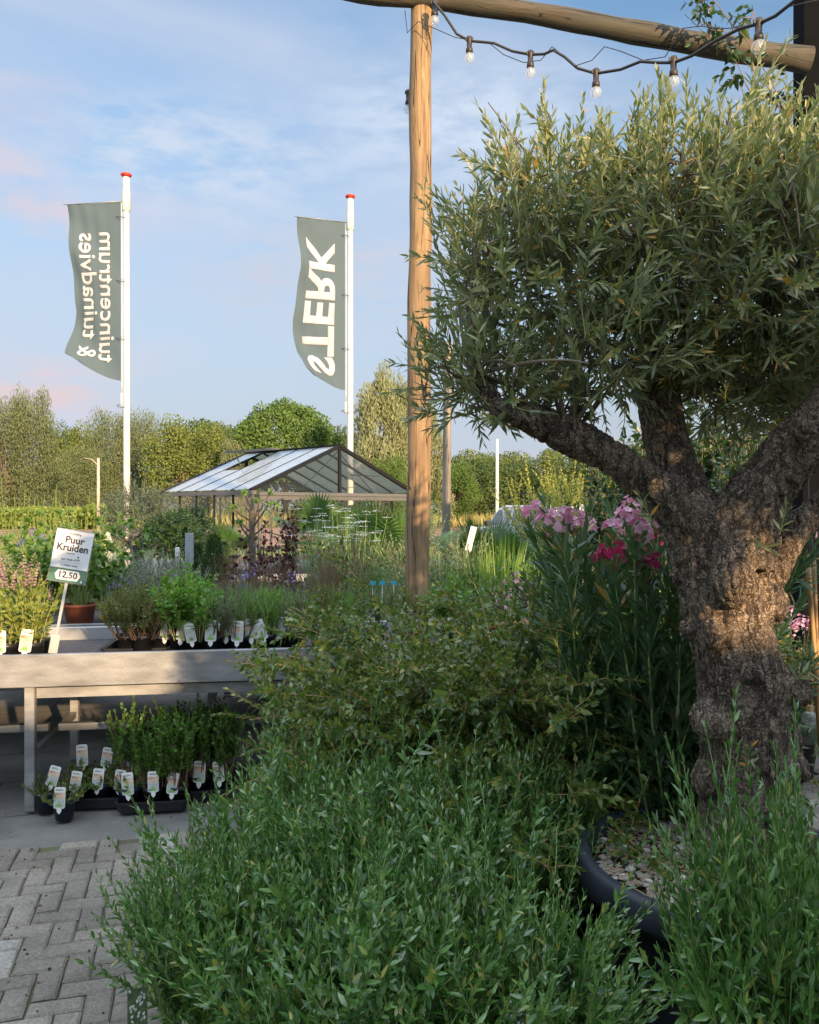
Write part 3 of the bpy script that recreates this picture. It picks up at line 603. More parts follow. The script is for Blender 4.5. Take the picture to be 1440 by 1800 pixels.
def flag(X, Y, zt, W, H, rz, lines, label, prof, lift):
    t = thing('flag', label, 'flag', (X, Y, zt), rz, 'banner flags')
    pv = [a for a, b in prof]; ps = [b for a, b in prof]
    def warp(a, b, off):       # a: metres from the hoist, b: metres below the top
        u = a / W; v = b / H; s = float(np.interp(v, pv, ps))
        x = -a * s; y = off + .16 * u * math.sin(v * 9 + u * 2.4) * (.35 + v) + .05 * u * math.sin(v * 21 + 1 + u * 5) + .016 * u * math.sin(u * 26 + v * 6) + .02 * math.sin(v * 31 - u * 9) * u * (1 - u)
        z = -b + lift * u ** 1.6 * max(0, (v - .80) / .20) ** 1.5 - .06 * u * (1 - v)
        return (x, y, z)
    n, m = 24, 70; V = [warp(W * i / n, H * j / m, 0) for j in range(m + 1) for i in range(n + 1)]
    Fs = [(j * (n + 1) + i, j * (n + 1) + i + 1, (j + 1) * (n + 1) + i + 1, (j + 1) * (n + 1) + i) for j in range(m) for i in range(n)]
    me = mesh('cloth', V, Fs, True); link('cloth', me, M['flagcloth'], t)
    g = Geo(); g.tube([(.04, 0, .01), (-W * .4, 0, -.01), (-W - .08, 0, -.07)], [.014, .012, .008], 6).build('top_rod', M['signframe'], t)
    Geo().tube([(.03, 0, -.02), (.035, 0, -H * .5), (.03, 0, -H - .1), (.02, 0, -H - .28)], .013, 5).build('hoist_cord', M['white_paint'], t)
    Geo().lathe([(.012, 0), (.03, .03), (.03, .3), (.012, .33)], 10, (.02, 0, -H - .62), cap=True).build('weight', M['white_paint'], t)
    for (s, base, size_y, v0, v1, bold) in lines:
        me = text_mesh(s, 1.0, bold, .0, 'LEFT')
        co = np.array([v.co[:] for v in me.vertices]); x0, x1 = co[:, 0].min(), co[:, 0].max()
        ycap = .70 if s.isupper() else .50
        b = bmesh.new(); b.from_mesh(me)
        for k in range(1, 44):
            bmesh.ops.bisect_plane(b, geom=b.verts[:] + b.edges[:] + b.faces[:], plane_co=(x0 + (x1 - x0) * k / 44, 0, 0), plane_no=(1, 0, 0))
        for k in (0.1, .25, .4, .55):
            bmesh.ops.bisect_plane(b, geom=b.verts[:] + b.edges[:] + b.faces[:], plane_co=(0, k, 0), plane_no=(0, 1, 0))
        ex = bmesh.ops.solidify(b, geom=b.faces[:], thickness=.01)
        for v in b.verts:
            tx = (v.co.x - x0) / (x1 - x0); ty = v.co.y / ycap * size_y; side = v.co.z
            bb = (v1 + (v0 - v1) * tx) * H
            v.co = Vector(warp(max(base * W - ty, 0), bb, .014 if side > .002 or side > -.002 else -.014))
        b.to_mesh(me); b.free()
        # keep the two skins 14 mm either side of the cloth
        link('lettering', me, M['flagprint'], t)
    return t
X, zt = flagpole(223, 20.0, 306, 'tall white flagpole with red cap standing left of the greenhouse')
flag(X - .14, 20.0, CAMH + (HOR - 356) * 20 / F, 1.31, 4.34, 0,
     [('tuincentrum', .43, .295, .165, .905, .012), ('& tuinadvies', .80, .295, .165, .89, .012)],
     'grey green banner lettered tuincentrum and tuinadvies seen from behind', [(0, 1), (.38, .88), (.6, .86), (.8, .98), (.92, .98), (1, .92)], .62)
X, zt = flagpole(616, 21.5, 344, 'tall white flagpole with red cap standing behind the greenhouse gable')
flag(X - .14, 21.5, CAMH + (HOR - 392) * 21.5 / F, 1.31, 4.38, R(28),
     [('STERK', .80, .74, .11, .93, .03)],
     'grey green banner lettered STERK seen from behind in mirror writing', [(0, 1), (.3, .96), (.6, 1.06), (.8, 1.03), (.92, .88), (1, .70)], .30)

# ------------------------------------------------------------------ pergola, lights
pg = thing('timber_pergola', 'round timber post carrying a long weathered log beam', 'pergola', (.05, 5.5, 0))
g = Geo(); top = P(741, 4, 5.5); pts = [(0.0 + (top[0] - .05) * k / 22 + .006 * math.sin(k * .9), .004 * math.sin(k * 1.7), top[2] * k / 22) for k in range(23)]
g.tube(pts, [.084 - .012 * k / 22 + .003 * math.sin(k * 2.1) for k in range(23)], 22, wob=.07).build('post', M['post_wood'], pg)
bp = [P(*a) - np.array([.05, 5.5, 0]) for a in ((470, -42, 5.35), (560, -22, 5.4), (650, -7, 5.42), (740, -1, 5.45), (830, 10, 5.47), (920, 22, 5.5), (1010, 38, 5.52), (1100, 56, 5.55), (1200, 74, 5.58), (1300, 91, 5.6), (1420, 108, 5.62))]
L = [0]
for i in range(1, len(bp)): L.append(L[-1] + float(np.linalg.norm(bp[i] - bp[i - 1])))
# a straight cylinder along +z, turned into place, so the grain runs along the log
g = Geo(); K = 30; d = Vector(bp[-1] - bp[0]); tot = d.length; qd = d.to_track_quat('Z', 'Y'); inv = qd.inverted()
pts = []
for k in range(K + 1):
    s = L[-1] * k / K; p = [np.interp(s, L, [b[i] for b in bp]) for i in range(3)]; pts.append(inv @ (Vector(p) - Vector(bp[0])))
g.tube(pts, [.056 + .026 * k / K + .003 * math.sin(k * 1.3) for k in range(K + 1)], 20, wob=.1)
o = g.build('log_beam', M['beam_wood'], pg); o.location = bp[0]; o.rotation_mode = 'QUATERNION'; o.rotation_quaternion = qd
bx, by = (790 - 720) * 10.6 / F, 10.6
o = Geo().tube([(.03 * k / 8, 0, k * .455) for k in range(9)], [.058 - .001 * k for k in range(9)], 14, wob=.08).build('wooden_post', M['grey_wood']); o.location = (bx - .05, by, 0)
tag(o, 'thin grey weathered wooden post further back to the right of the pergola post', 'post')
sl = thing('string_lights', 'festoon cable with clear round bulbs hanging from the log beam', 'string lights', tuple(P(765, 10, 5.3)))
o0 = P(765, 10, 5.3)
cp = [(762, 6, 5.3), (782, 30, 5.28), (803, 62, 5.26), (825, 74, 5.24), (848, 76, 5.2), (868, 78, 5.17), (900, 92, 5.1), (932, 98, 5.03), (956, 97, 4.98), (972, 90, 4.93), (992, 102, 4.87), (1015, 122, 4.8), (1047, 131, 4.72), (1090, 124, 4.6), (1125, 110, 4.5), (1155, 112, 4.4), (1183, 112, 4.32), (1215, 100, 4.22), (1260, 72, 4.1), (1300, 52, 4.0), (1332, 44, 3.92), (1362, 30, 3.84), (1400, 0, 3.75), (1450, -40, 3.6)]
Geo().tube([P(*c) - o0 for c in cp], .0085, 7).build('cable', M['cable'], sl)
wp = [(712, 20, 5.45), (716, 60, 5.4), (735, 40, 5.38), (770, 55, 5.3), (800, 68, 5.27), (860, 78, 5.18), (885, 98, 5.1), (920, 112, 5.05), (950, 108, 5.0), (970, 84, 4.93), (990, 100, 4.88), (1010, 118, 4.8), (1040, 108, 4.75), (1062, 84, 4.68), (1090, 92, 4.6), (1130, 108, 4.5), (1168, 102, 4.4), (1200, 52, 4.3), (1230, 48, 4.2), (1265, 53, 4.1), (1330, 48, 3.95), (1380, 15, 3.8), (1450, 0, 3.6)]
Geo().tube([P(*c) - o0 for c in wp], .0028, 5).build('thin_wire', M['cable'], sl)
for (px, py, d, r) in ((825, 72, 5.24, .034), (932, 97, 5.03, .034), (1047, 129, 4.72, .034), (1183, 108, 4.32, .033), (1332, 42, 3.92, .034), (764, 8, 5.33, .034), (718, 165, 5.75, .034)):
    c = P(px, py, d) - o0
    s = Geo().lathe([(.004, .02), (.017, .018), (.019, .0), (.017, -.012), (.016, -.05), (.021, -.056), (.023, -.082), (.016, -.086)], 12, tuple(c), cap=True)
    s.box((c[0] - .024, c[1] - .007, c[2] - .006), (c[0] + .024, c[1] + .007, c[2] + .014)); s = s.build('socket', M['socket'], sl)
    if px == 718: s.rotation_euler = (0, 0, 0)
    b_ = Geo().sph((c[0], c[1], c[2] - .086 - r * .85), r, 12).build('bulb', M['bulb'], s)
    Geo().tube([(c[0], c[1], c[2] - .084), (c[0] + .003, c[1], c[2] - .105), (c[0] + .008, c[1], c[2] - .12)], .005, 6).build('filament_stem', M['label_white'], s)

# ------------------------------------------------------------------ veranda at the right edge
CX = P(1411, 0, 5.75)[0]
t = thing('veranda_wall', 'brick plinth with dark glazing and black steel columns at the right edge', 'building', (CX, 5.75, 0))
Geo().box((0, 0, .40), (.20, .16, 6.75)).build('steel_column', M['blackmetal'], t, .004)
def brickwall():
    m, n, l, b = newmat('dark_brick')
    tc = n.new('ShaderNodeTexCoord'); mp = n.new('ShaderNodeMapping'); mp.inputs['Rotation'].default_value = (R(90), 0, 0); l.new(tc.outputs['Object'], mp.inputs[0])
    br = n.new('ShaderNodeTexBrick'); br.inputs['Scale'].default_value = 1; br.inputs['Brick Width'].default_value = .21; br.inputs['Row Height'].default_value = .065; br.inputs['Mortar Size'].default_value = .006
    br.inputs['Color1'].default_value = (.10, .035, .025, 1); br.inputs['Color2'].default_value = (.17, .06, .04, 1); br.inputs['Mortar'].default_value = (.16, .15, .13, 1)
    l.new(mp.outputs[0], br.inputs['Vector']); l.new(br.outputs[0], b.inputs['Base Color']); b.inputs['Roughness'].default_value = .9
    bp = n.new('ShaderNodeBump'); bp.inputs['Strength'].default_value = .6; bp.inputs['Distance'].default_value = .005; bp.invert = True; l.new(br.outputs['Fac'], bp.inputs['Height']); l.new(bp.outputs[0], b.inputs['Normal'])
    return m
M['brick'] = brickwall()
Geo().box((-.06, -.05, 0), (3.2, .25, .40)).build('brick_plinth', M['brick'], t)
Geo().box((.163, .06, .403), (3.0, .08, 2.6)).build('glazing', M['glassdark'], t)
Geo().box((.163, .0, 2.6), (3.2, .16, 2.78)).build('lintel', M['blackmetal'], t)
for x in (.9, 1.9, 3.0): Geo().box((x, 0, .403), (x + .06, .05, 2.597)).build('mullion', M['blackmetal'], t)
Geo().box((-.05, -.2, 6.753), (3.6, .6, 6.95)).build('roof_edge', M['blackmetal'], t)
# hanging glass globe and bamboo canes beside the olive trunk
t = thing('glass_globe', 'small clear glass globe with brass cap beside the lower olive trunk', 'ornament', tuple(P(1425, 1263, 3.1)))
Geo().sph((0, 0, 0), .030, 16).build('globe', M['bulb'], t); Geo().lathe([(.004, .05), (.013, .048), (.013, .026), (.016, .024)], 12, cap=True).build('cap', M['bamboo'], t)
Geo().tube([(0, 0, .05), (.002, 0, .4), (0, .02, 1.0)], .0022, 5).build('cord', M['cable'], t)
for k, (a, b, lab) in enumerate((((1437, 1215, 3.0), (1420, 975, 3.0), 'thicker bamboo cane leaning at the right edge behind the olive trunk'), ((1436, 1100, 3.1), (1431, 960, 3.1), 'thin straight bamboo cane just right of the thicker one'))):
    a = P(*a); b = P(*b); a = a + (a - b) * (a[2] / (b[2] - a[2])) ; a[2] = max(a[2], 0)
    pts = [a + (b - a) * i / 8 for i in range(9)]
    o = Geo().tube([p - a for p in pts], [.010 - .003 * k - .0006 * (i % 2) for i in range(9)], 8).build('bamboo_cane', M['bamboo']); o.location = a; tag(o, lab, 'cane')

# ------------------------------------------------------------------ the shop behind the camera (its low sun shadow falls on the foreground)
t = thing('shop_building', 'flat roofed brick garden shop behind the viewer with wide windows', 'building', (7.0, -6.0, 0))
Geo().box((-9.0, -6, 0), (9, 0, 2.85)).build('wall', M['brick'], t)
Geo().box((-9.2, -6.2, 2.853), (9.2, .2, 3.02)).build('roof', M['blackmetal'], t)
Geo().box((-2.6, -6.1, 3.023), (9.1, .1, 3.27)).build('added_shade_block', M['blackmetal'], t)  # added unseen block, height set to shade the table rim and lower trunk
for i in range(6): Geo().box((-8 + i * 2.7, .003, .7), (-6.2 + i * 2.7, .05, 2.2)).build('window', M['glassdark'], t)

# ------------------------------------------------------------------ growing tables
TA = R(8.5)
def table(loc, u0, u1, depth, legs, label, zt=.78, rim=.16, low=.25):
    t = thing('growing_table', label, 'table', (loc[0], loc[1], 0), TA, 'galvanised growing tables')
    w_ = .035
    Geo().box((u0, 0, zt - rim), (u1, w_, zt)).build('front_rim', M['galv'], t, .003)
    Geo().box((u0, depth - w_, zt - rim), (u1, depth, zt)).build('back_rim', M['alu'], t, .003)
    Geo().box((u0, w_ + .002, zt - rim), (u0 + w_, depth - w_ - .002, zt)).build('side_rim', M['galv'], t)
    Geo().box((u1 - w_, w_ + .002, zt - rim), (u1, depth - w_ - .002, zt)).build('side_rim', M['galv'], t)
    Geo().box((u0 + w_ + .002, w_ + .002, zt - rim + .01), (u1 - w_ - .002, depth - w_ - .002, zt - .075)).build('bed', M['bedmat'], t)
    fz = zt - rim - .003
    Geo().box((legs[1] + .027, .055, fz - .062), (u1 - .1, .09, fz - .012)).build('frame_bar', M['galv'], t)
    Geo().box((u0 + .1, depth - .09, fz - .055), (u1 - .1, depth - .05, fz)).build('frame_bar', M['galv'], t)
    for lx in legs:
        for yy in (.027, depth - .093):
            Geo().box((lx - .024, yy, 0), (lx + .024, yy + .046, fz - (.0 if yy < .1 else .0))).build('leg', M['galv'], t, .003)
        Geo().box((lx - .015, .075, low), (lx + .015, depth - .095, low + .035)).build('cross_bar', M['galv'], t)
    for a, b in zip(legs[:-1], legs[1:]):
        Geo().box((a + .026, .45, low + .037), (b - .026, .49, low + .075)).build('lower_bar', M['galv'], t)
    return t
T1 = table((-1.99, 4.0), -1.2, 2.75, .98, (-.9, .12, 2.2), 'long galvanised growing table in front, its left half lit warm by low sun')
T2 = table((-1.99 - .148 * 1.08, 4.0 + .989 * 1.08), -1.6, 1.95, 1.5, (-1.2, .9, 1.8), 'second galvanised growing table close behind the front one, carrying tall plants')
T3 = table((-1.99 - .148 * 3.4, 4.0 + .989 * 3.4), -2.4, 1.7, 1.4, (-2.2, -.4, 1.5), 'third growing table further back, mostly hidden under plants')
def tpt(u, v, T=T1): return (T.location.x + u * math.cos(TA) - v * math.sin(TA), T.location.y + u * math.sin(TA) + v * math.cos(TA))

# ------------------------------------------------------------------ price sign and small signs
def textpart(parent, s, size, loc, mat, bold=0, name='lettering', sx=1):
    me = text_mesh(s, size, bold, .0004); me.transform(Matrix.Diagonal((sx, 1, 1, 1)))
    o = link(name, me, mat, parent); o.rotation_euler = (R(90), 0, 0); o.location = loc; return o
sd = 4.16; sc = sd / F
base = P(94, 1142, sd)
t = thing('price_sign', 'tilted Puur Kruiden price board reading 12,50 clamped to the front table edge', 'sign', tuple(base)); t.rotation_euler = (R(-4), R(9.5), R(6))
h0 = 118 * sc
Geo().box((-.007, -.002, 0), (.007, .003, h0 + .02)).build('stake', M['alu'], t)
Geo().box((-.022, -.012, -.02), (.022, -.004, .075)).build('clamp', M['frosty'], t, .002)
bw_, bh_ = 67 * sc, 95 * sc
bd = Geo().box((-bw_ / 2, -.008, h0), (bw_ / 2, -.003, h0 + bh_)).build('board', M['signframe'], t, .0015)
yy = -.0095
Geo().add([(-bw_ / 2 + .004, yy, h0 + bh_ * .27), (bw_ / 2 - .004, yy, h0 + bh_ * .27), (bw_ / 2 - .004, yy, h0 + bh_ - .005), (-bw_ / 2 + .004, yy, h0 + bh_ - .005)], [(0, 1, 2, 3)]).build('white_panel', M['signwhite'], bd)
Geo().add([(-bw_ / 2 + .004, yy, h0 + .004), (bw_ / 2 - .004, yy, h0 + .004), (bw_ / 2 - .004, yy, h0 + bh_ * .268), (-bw_ / 2 + .004, yy, h0 + bh_ * .268)], [(0, 1, 2, 3)]).build('green_panel', M['signgreen'], bd)
a = bw_ * .33; b = bh_ * .09; zc = h0 + bh_ * .145
Geo().add([(-a, yy - .001, zc), (-a + .012, yy - .001, zc - b), (a - .012, yy - .001, zc - b), (a, yy - .001, zc), (a - .012, yy - .001, zc + b), (-a + .012, yy - .001, zc + b)], [(0, 1, 2, 3, 4, 5)]).build('price_badge', M['signwhite'], bd)
textpart(bd, 'Aanbieding', .014, (0, yy - .0008, h0 + bh_ * .905), M['signink'])
textpart(bd, 'Puur', .050, (0.004, yy - .0008, h0 + bh_ * .745), M['signink'], .0012)
textpart(bd, 'Kruiden', .050, (0, yy - .0008, h0 + bh_ * .60), M['signink'], .0012, sx=.97)
textpart(bd, 'Rozemarijn', .009, (-.005, yy - .0008, h0 + bh_ * .545), M['signink'])
textpart(bd, 'per stuk 4,99', .017, (0, yy - .0008, h0 + bh_ * .42), M['signink'])
textpart(bd, '3 stuks voor', .017, (0, yy - .0008, h0 + bh_ * .315), M['signink'])
textpart(bd, '12,50', .044, (0, yy - .0018, zc - .0135), M['signink'], .001)
Geo().add([(-.055, yy - .0006, h0 + bh_ * .385), (.055, yy - .0006, h0 + bh_ * .385), (.055, yy - .0006, h0 + bh_ * .389), (-.055, yy - .0006, h0 + bh_ * .389)], [(0, 1, 2, 3)]).build('rule', M['signink'], bd)
g = Geo(); n = 14; g.add([(.036 + .0045 * math.cos(6.283 * k / n), yy - .0008, h0 + bh_ * .50 + .0045 * math.sin(6.283 * k / n)) for k in range(n)], [tuple(range(n))[::-1]]).build('dot', M['signink'], bd)
Geo().add([(.066, yy - .0008, h0 + .010), (.078, yy - .0008, h0 + .010), (.072, yy - .0008, h0 + .024)], [(0, 1, 2)]).build('emblem', M['signwhite'], bd)
def smallsign(px, py0, py1, wpx, d, tilt, mat, label, parts=None, rz=0, name='plant_sign'):
    b_ = P(px, py1, d); s = d / F; w_ = wpx * s; h_ = (py1 - py0) * s; zb = b_[2]; drop = min(.45, zb)
    t = thing(name, label, 'sign', (b_[0], d, zb - drop)); t.rotation_euler = (0, tilt, rz)
    Geo().box((-.008, 0, 0), (.008, .008, drop + .03)).build('stake', M['signframe'], t)
    Geo().box((-w_ / 2, -.006, drop), (w_ / 2, -.002, drop + h_)).build('board', mat, t, .002)
    if parts:
        g = Geo()
        for k in range(parts): z = drop + h_ * (.15 + .75 * k / parts); g.box((-w_ * .33, -.0085, z), (w_ * (.33 - .12 * (k % 2)), -.0066, z + h_ * .018))
        g.build('print', M['signink'], t)
    return t
smallsign(333, 937, 990, 15, 7.2, 0, M['signgrey'], 'upright grey back of a plant sign in front of the greenhouse side wall')
smallsign(225, 930, 985, 17, 7.0, R(-16), M['frosty'], 'tilted clear plastic sleeve sign left of the small grey olive tree')
smallsign(803, 922, 966, 11, 8.0, R(14), M['signwhite'], 'narrow white price sign leaning right of the pergola post', 6)
smallsign(312, 962, 990, 8, 7.0, 0, M['signwhite'], 'little white tag sign left of the grey sign board', 3)

# ------------------------------------------------------------------ lamp posts beyond
def farpole(px, d, ytop, r, label, mat, arm=False, name='street_lamp', cat='lamp post'):
    X = (px - 720) * d / F; h = CAMH + (HOR - ytop) * d / F
    t = thing(name, label, cat, (X, d, 0)); Geo().tube([(0, 0, 0), (0, 0, h * .5), (0, 0, h)], [r * 1.15, r, r * .85], 12).build('pole', mat, t)
    if arm:
        Geo().tube([(0, 0, h - .5), (-.4, 0, h - .1), (-.9, 0, h)], [.03, .03, .03], 6).build('arm', mat, t)
    return t
farpole(173, 52, 805, .10, 'concrete post with small side arm before the left willows', pmat('concrete_pole', (.42, .38, .31), .8), True)
farpole(874, 30, 772, .062, 'plain thin white mast in the field right of the pergola', M['white_paint'], name='mast', cat='pole')

# ------------------------------------------------------------------ white car with a ladder rack
def car(loc, rz):
    t = thing('parked_car', 'white compact car with a black roof rack parked behind the palm and oleander', 'car', loc, rz)
    prof = [(-1.85, .35), (-1.87, .78), (-1.75, .95), (-1.35, 1.02), (-.95, 1.06), (-.55, 1.50), (-.35, 1.56), (1.25, 1.58), (1.55, 1.50), (1.80, 1.02), (1.86, .9), (1.86, .38), (1.6, .28), (-1.6, .28)]
    V = []; W_ = .80
    n = len(prof)
    for s in (-1, 1):
        for (x, z) in prof:
            k = 1 if z < 1.06 else 1 - .16 * (z - 1.06) / .5
            V.append((x, s * W_ * k, z))
    Fs = [tuple(range(n)), tuple(range(2 * n - 1, n - 1, -1))] + [(i, n + i, n + (i + 1) % n, (i + 1) % n) for i in range(n)]
    o = link('body', mesh('body', V, Fs), M['carwhite'], t); b = o.modifiers.new('b', 'BEVEL'); b.width = .05; b.segments = 3; b.limit_method = 'ANGLE'; b.angle_limit = R(25)
    for s in (-1, 1):
        def sp(x, z, off=.006): k = 1 - .16 * (z - 1.06) / .5; return (x, s * (W_ * k + off), z)
        for quad in ([(-.82, 1.1), (.02, 1.1), (.02, 1.46), (-.52, 1.46)], [(.1, 1.1), (.92, 1.1), (.92, 1.47), (.1, 1.47)], [(1.0, 1.1), (1.68, 1.1), (1.52, 1.46), (1.0, 1.47)]):
            q = [sp(*p) for p in quad]; q2 = [sp(p[0], p[1], -.01) for p in quad]
            Geo().add(q + q2, [(0, 1, 2, 3) if s < 0 else (3, 2, 1, 0), (0, 4, 5, 1), (1, 5, 6, 2), (2, 6, 7, 3), (3, 7, 4, 0)]).build('side_window', M['carglass'], t)
        for x in (-1.2, 1.2):
            w_ = Geo(); pts = [(x, s * (W_ - .14), .31), (x, s * (W_ + .02), .31)]; w_.tube(pts, .31, 20).build('wheel', M['tyre'], t)
            Geo().tube([(x, s * (W_ + .021), .31), (x, s * (W_ + .035), .31)], .19, 16).build('rim', M['alu'], t)
        Geo().box((-.75, s * (W_ + .10) - .07, 1.06), (-.65, s * (W_ + .10) + .07, 1.2)).build('mirror', M['cardark'], t, .02)
        Geo().box((-1.88, s * .6 - .13, .66), (-1.80, s * .6 + .13, .82)).build('headlight', M['frosty'], t, .02)
        Geo().box((1.82, s * .66 - .07, .7), (1.88, s * .66 + .07, .98)).build('tail_light', M['redcap'], t, .01)
    Geo().add([(1.585, -.60, 1.45), (1.585, .60, 1.45), (1.80, .70, 1.08), (1.80, -.70, 1.08)], [(3, 2, 1, 0)]).build('rear_window', M['carglass'], t)
    Geo().add([(-.60, -.62, 1.47), (-.60, .62, 1.47), (-.97, .72, 1.09), (-.97, -.72, 1.09)], [(0, 1, 2, 3)]).build('windscreen', M['carglass'], t)
    Geo().box((-1.93, -.72, .32), (-1.83, .72, .52)).build('bumper', M['cardark'], t, .02); Geo().box((1.82, -.72, .34), (1.93, .72, .54)).build('bumper', M['cardark'], t, .02)
    Geo().box((1.88, -.26, .62), (1.895, .26, .73)).build('number_plate', M['label_white'], t)
    g = Geo()
    for s in (-.55, .55):
        g.bar((-.3, s, 1.72), (1.35, s, 1.72), .035); g.bar((-.3, s, 1.84), (1.35, s, 1.84), .03)
        for x in (-.25, .5, 1.3): g.bar((x, s, 1.57), (x, s, 1.84), .035)
    for k in range(9): x = -.28 + k * .2; g.bar((x, -.55, 1.725), (x, .55, 1.725), .025)
    g.bar((-.3, -.55, 1.84), (-.3, .55, 1.84), .03); g.bar((1.35, -.55, 1.84), (1.35, .55, 1.84), .03)
    g.build('roof_rack', M['cardark'], t)
car((3.0, 19.5, 0.0), R(-62))
# white framed glass panel left of the car
t = thing('glazed_screen', 'white framed clear glass screen standing left of the parked car', 'screen', tuple([P(920, 0, 16.5)[0], 16.5, 0]), R(10))
g = Geo(); w_, h_ = .40, 1.50
for a, b in (((-w_, 0, 0), (-w_, 0, h_)), ((w_, 0, 0), (w_, 0, h_)), ((-w_, 0, h_), (w_, 0, h_)), ((-w_, 0, .03), (w_, 0, .03))): g.bar(a, b, .05)
g.build('frame', M['white_paint'], t); Geo().box((-w_ + .02, -.003, .04), (w_ - .02, .003, h_ - .02)).build('pane', M['gh_glass'], t)
#SECTION3
# ------------------------------------------------------------------ olive tree in its tub
OD = 2.42
OC = P(1330, 0, OD); OC[2] = 0
t_ol = thing('olive_tree', 'large old olive tree with gnarled trunk and grey green crown in a dark tub', 'tree', (OC[0], OC[1], .46))
def op(px, py, dd=0.0): p = P(px, py, OD + dd) - np.array([OC[0], OC[1], .46]); return p
S = OD / F
g = Geo()
def limb(pts, wob=.12, n=20):
    P3 = [op(a, b, c) for a, b, c, r in pts]; rr = [r * S for a, b, c, r in pts]
    # resample smoothly (Catmull-Rom)
    out = []; ro = []
    for i in range(len(P3) - 1):
        p0, p1, p2, p3 = P3[max(i - 1, 0)], P3[i], P3[i + 1], P3[min(i + 2, len(P3) - 1)]
        for k in range(5):
            s = k / 5; out.append(.5 * ((2 * p1) + (-p0 + p2) * s + (2 * p0 - 5 * p1 + 4 * p2 - p3) * s * s + (-p0 + 3 * p1 - 3 * p2 + p3) * s ** 3)); ro.append(rr[i] * (1 - s) + rr[i + 1] * s)
    out.append(P3[-1]); ro.append(rr[-1]); g.tube(out, ro, n, wob=wob)
limb([(1350, 1560, 0, 118), (1338, 1480, 0, 96), (1322, 1400, 0, 84), (1316, 1300, 0, 86), (1304, 1200, 0, 78), (1280, 1100, 0, 68), (1268, 1000, 0, 78), (1266, 930, 0, 78), (1262, 880, 0, 60)], .15, 28)
limb([(1262, 990, .02, 54), (1212, 905, .0, 54), (1140, 850, -.02, 40), (1072, 804, -.05, 33), (1000, 768, -.08, 30), (935, 738, -.10, 26), (872, 712, -.12, 20), (830, 660, -.1, 12)])
limb([(1240, 980, .0, 62), (1205, 880, .05, 52), (1172, 780, .10, 43), (1158, 700, .14, 38), (1150, 630, .16, 33), (1130, 550, .2, 25), (1090, 470, .25, 15)])
limb([(1290, 985, -.04, 74), (1320, 895, -.06, 60), (1366, 828, -.10, 50), (1418, 770, -.14, 47), (1480, 690, -.18, 42), (1560, 590, -.2, 32), (1600, 480, -.2, 20)])
limb([(1330, 1040, .08, 38), (1372, 985, .14, 30), (1405, 925, .2, 27), (1450, 880, .26, 24), (1540, 780, .3, 18)])
limb([(1345, 1500, -.10, 34), (1400, 1540, -.12, 40), (1440, 1580, -.12, 40)], .1, 14)
limb([(1270, 1480, -.05, 32), (1235, 1540, -.08, 34), (1215, 1575, -.1, 30)], .1, 14)
for px, py, dd, r, sz in ((1262, 1275, -.12, 31, .9), (1388, 1212, -.06, 38, .95), (1386, 1352, -.09, 38, .9), (1238, 1262, -.05, 26, 1.2), (1210, 1108, -.02, 16, 1.2), (1360, 1062, -.05, 26, 1.3), (1320, 1185, -.12, 22, .9), (1200, 1010, 0, 16, 1.6), (1250, 1120, -.12, 24, 1.3), (1415, 750, -.24, 24, 1), (1290, 1010, -.13, 34, 1.6), (1345, 1440, -.12, 30, 1.2), (1240, 1370, -.04, 22, 1.6)):
    g.sph(tuple(op(px, py, dd)), r * S, 12, sz)
raw = link('rawtrunk', g.mesh('rawtrunk'))
rm = raw.modifiers.new('r', 'REMESH'); rm.mode = 'VOXEL'; rm.voxel_size = .006; rm.use_smooth_shade = True
sm = raw.modifiers.new('s', 'SMOOTH'); sm.iterations = 4; sm.factor = .6
bpy.context.view_layer.update()
tm = bpy.data.meshes.new_from_object(raw.evaluated_get(bpy.context.evaluated_depsgraph_get())); tm.name = 'trunk'
bpy.data.objects.remove(raw)
n = len(tm.vertices); co = np.zeros(n * 3, np.float32); no = np.zeros(n * 3, np.float32)
tm.vertices.foreach_get('co', co); tm.vertices.foreach_get('normal', no); co = co.reshape(-1, 3); no = no.reshape(-1, 3)
dsp = np.zeros(n)
for i in range(n):
    x, y, z = float(co[i, 0]), float(co[i, 1]), float(co[i, 2])
    a = noise.noise(Vector((x * 5, y * 5, z * 3))) * .020
    wv = Vector((x * 24 + z * 4, y * 24, z * 3.5)); r1 = abs(noise.noise(wv)); r2 = abs(noise.noise(Vector((x * 55, y * 55, z * 20 + 7))))
    dsp[i] = a * .75 - .012 * max(0, 1 - r1 * 6) - .003 * max(0, 1 - r2 * 4) + .004 * noise.noise(Vector((x * 90, y * 90, z * 60)))
co = co + no * dsp[:, None]
tm.vertices.foreach_set('co', co.astype(np.float32).ravel()); tm.polygons.foreach_set('use_smooth', [True] * len(tm.polygons)); tm.update()
link('trunk', tm, M['bark'], t_ol)

# crown: branches fan out from the limb ends to shoots spread through lobes
lobes = [(850, 665, -.10, 125, 95, .24), (1000, 500, 0, 215, 165, .36), (850, 460, .0, 95, 130, .25), (1180, 420, .05, 230, 190, .45), (1330, 480, -.05, 200, 190, .42), (1480, 440, 0, 200, 200, .45), (1060, 620, -.05, 170, 80, .32), (1320, 650, .12, 180, 90, .32), (1450, 650, .25, 130, 95, .3), (960, 355, .05, 150, 85, .3), (1150, 325, .0, 170, 80, .3), (1380, 320, .0, 170, 80, .3), (1270, 700, .32, 150, 70, .2), (1400, 720, .35, 110, 60, .2), (930, 700, .05, 120, 50, .2), (1180, 640, .2, 120, 60, .2)]
tips = [op(835, 660, -.1), op(1090, 470, .25), op(1600, 480, -.2), op(1000, 768, -.08), op(1150, 630, .16), op(1480, 690, -.18), op(1200, 560, 0), op(1350, 560, 0)]
LV = Leaves(); ST = Stems(4); TW = Stems(5)
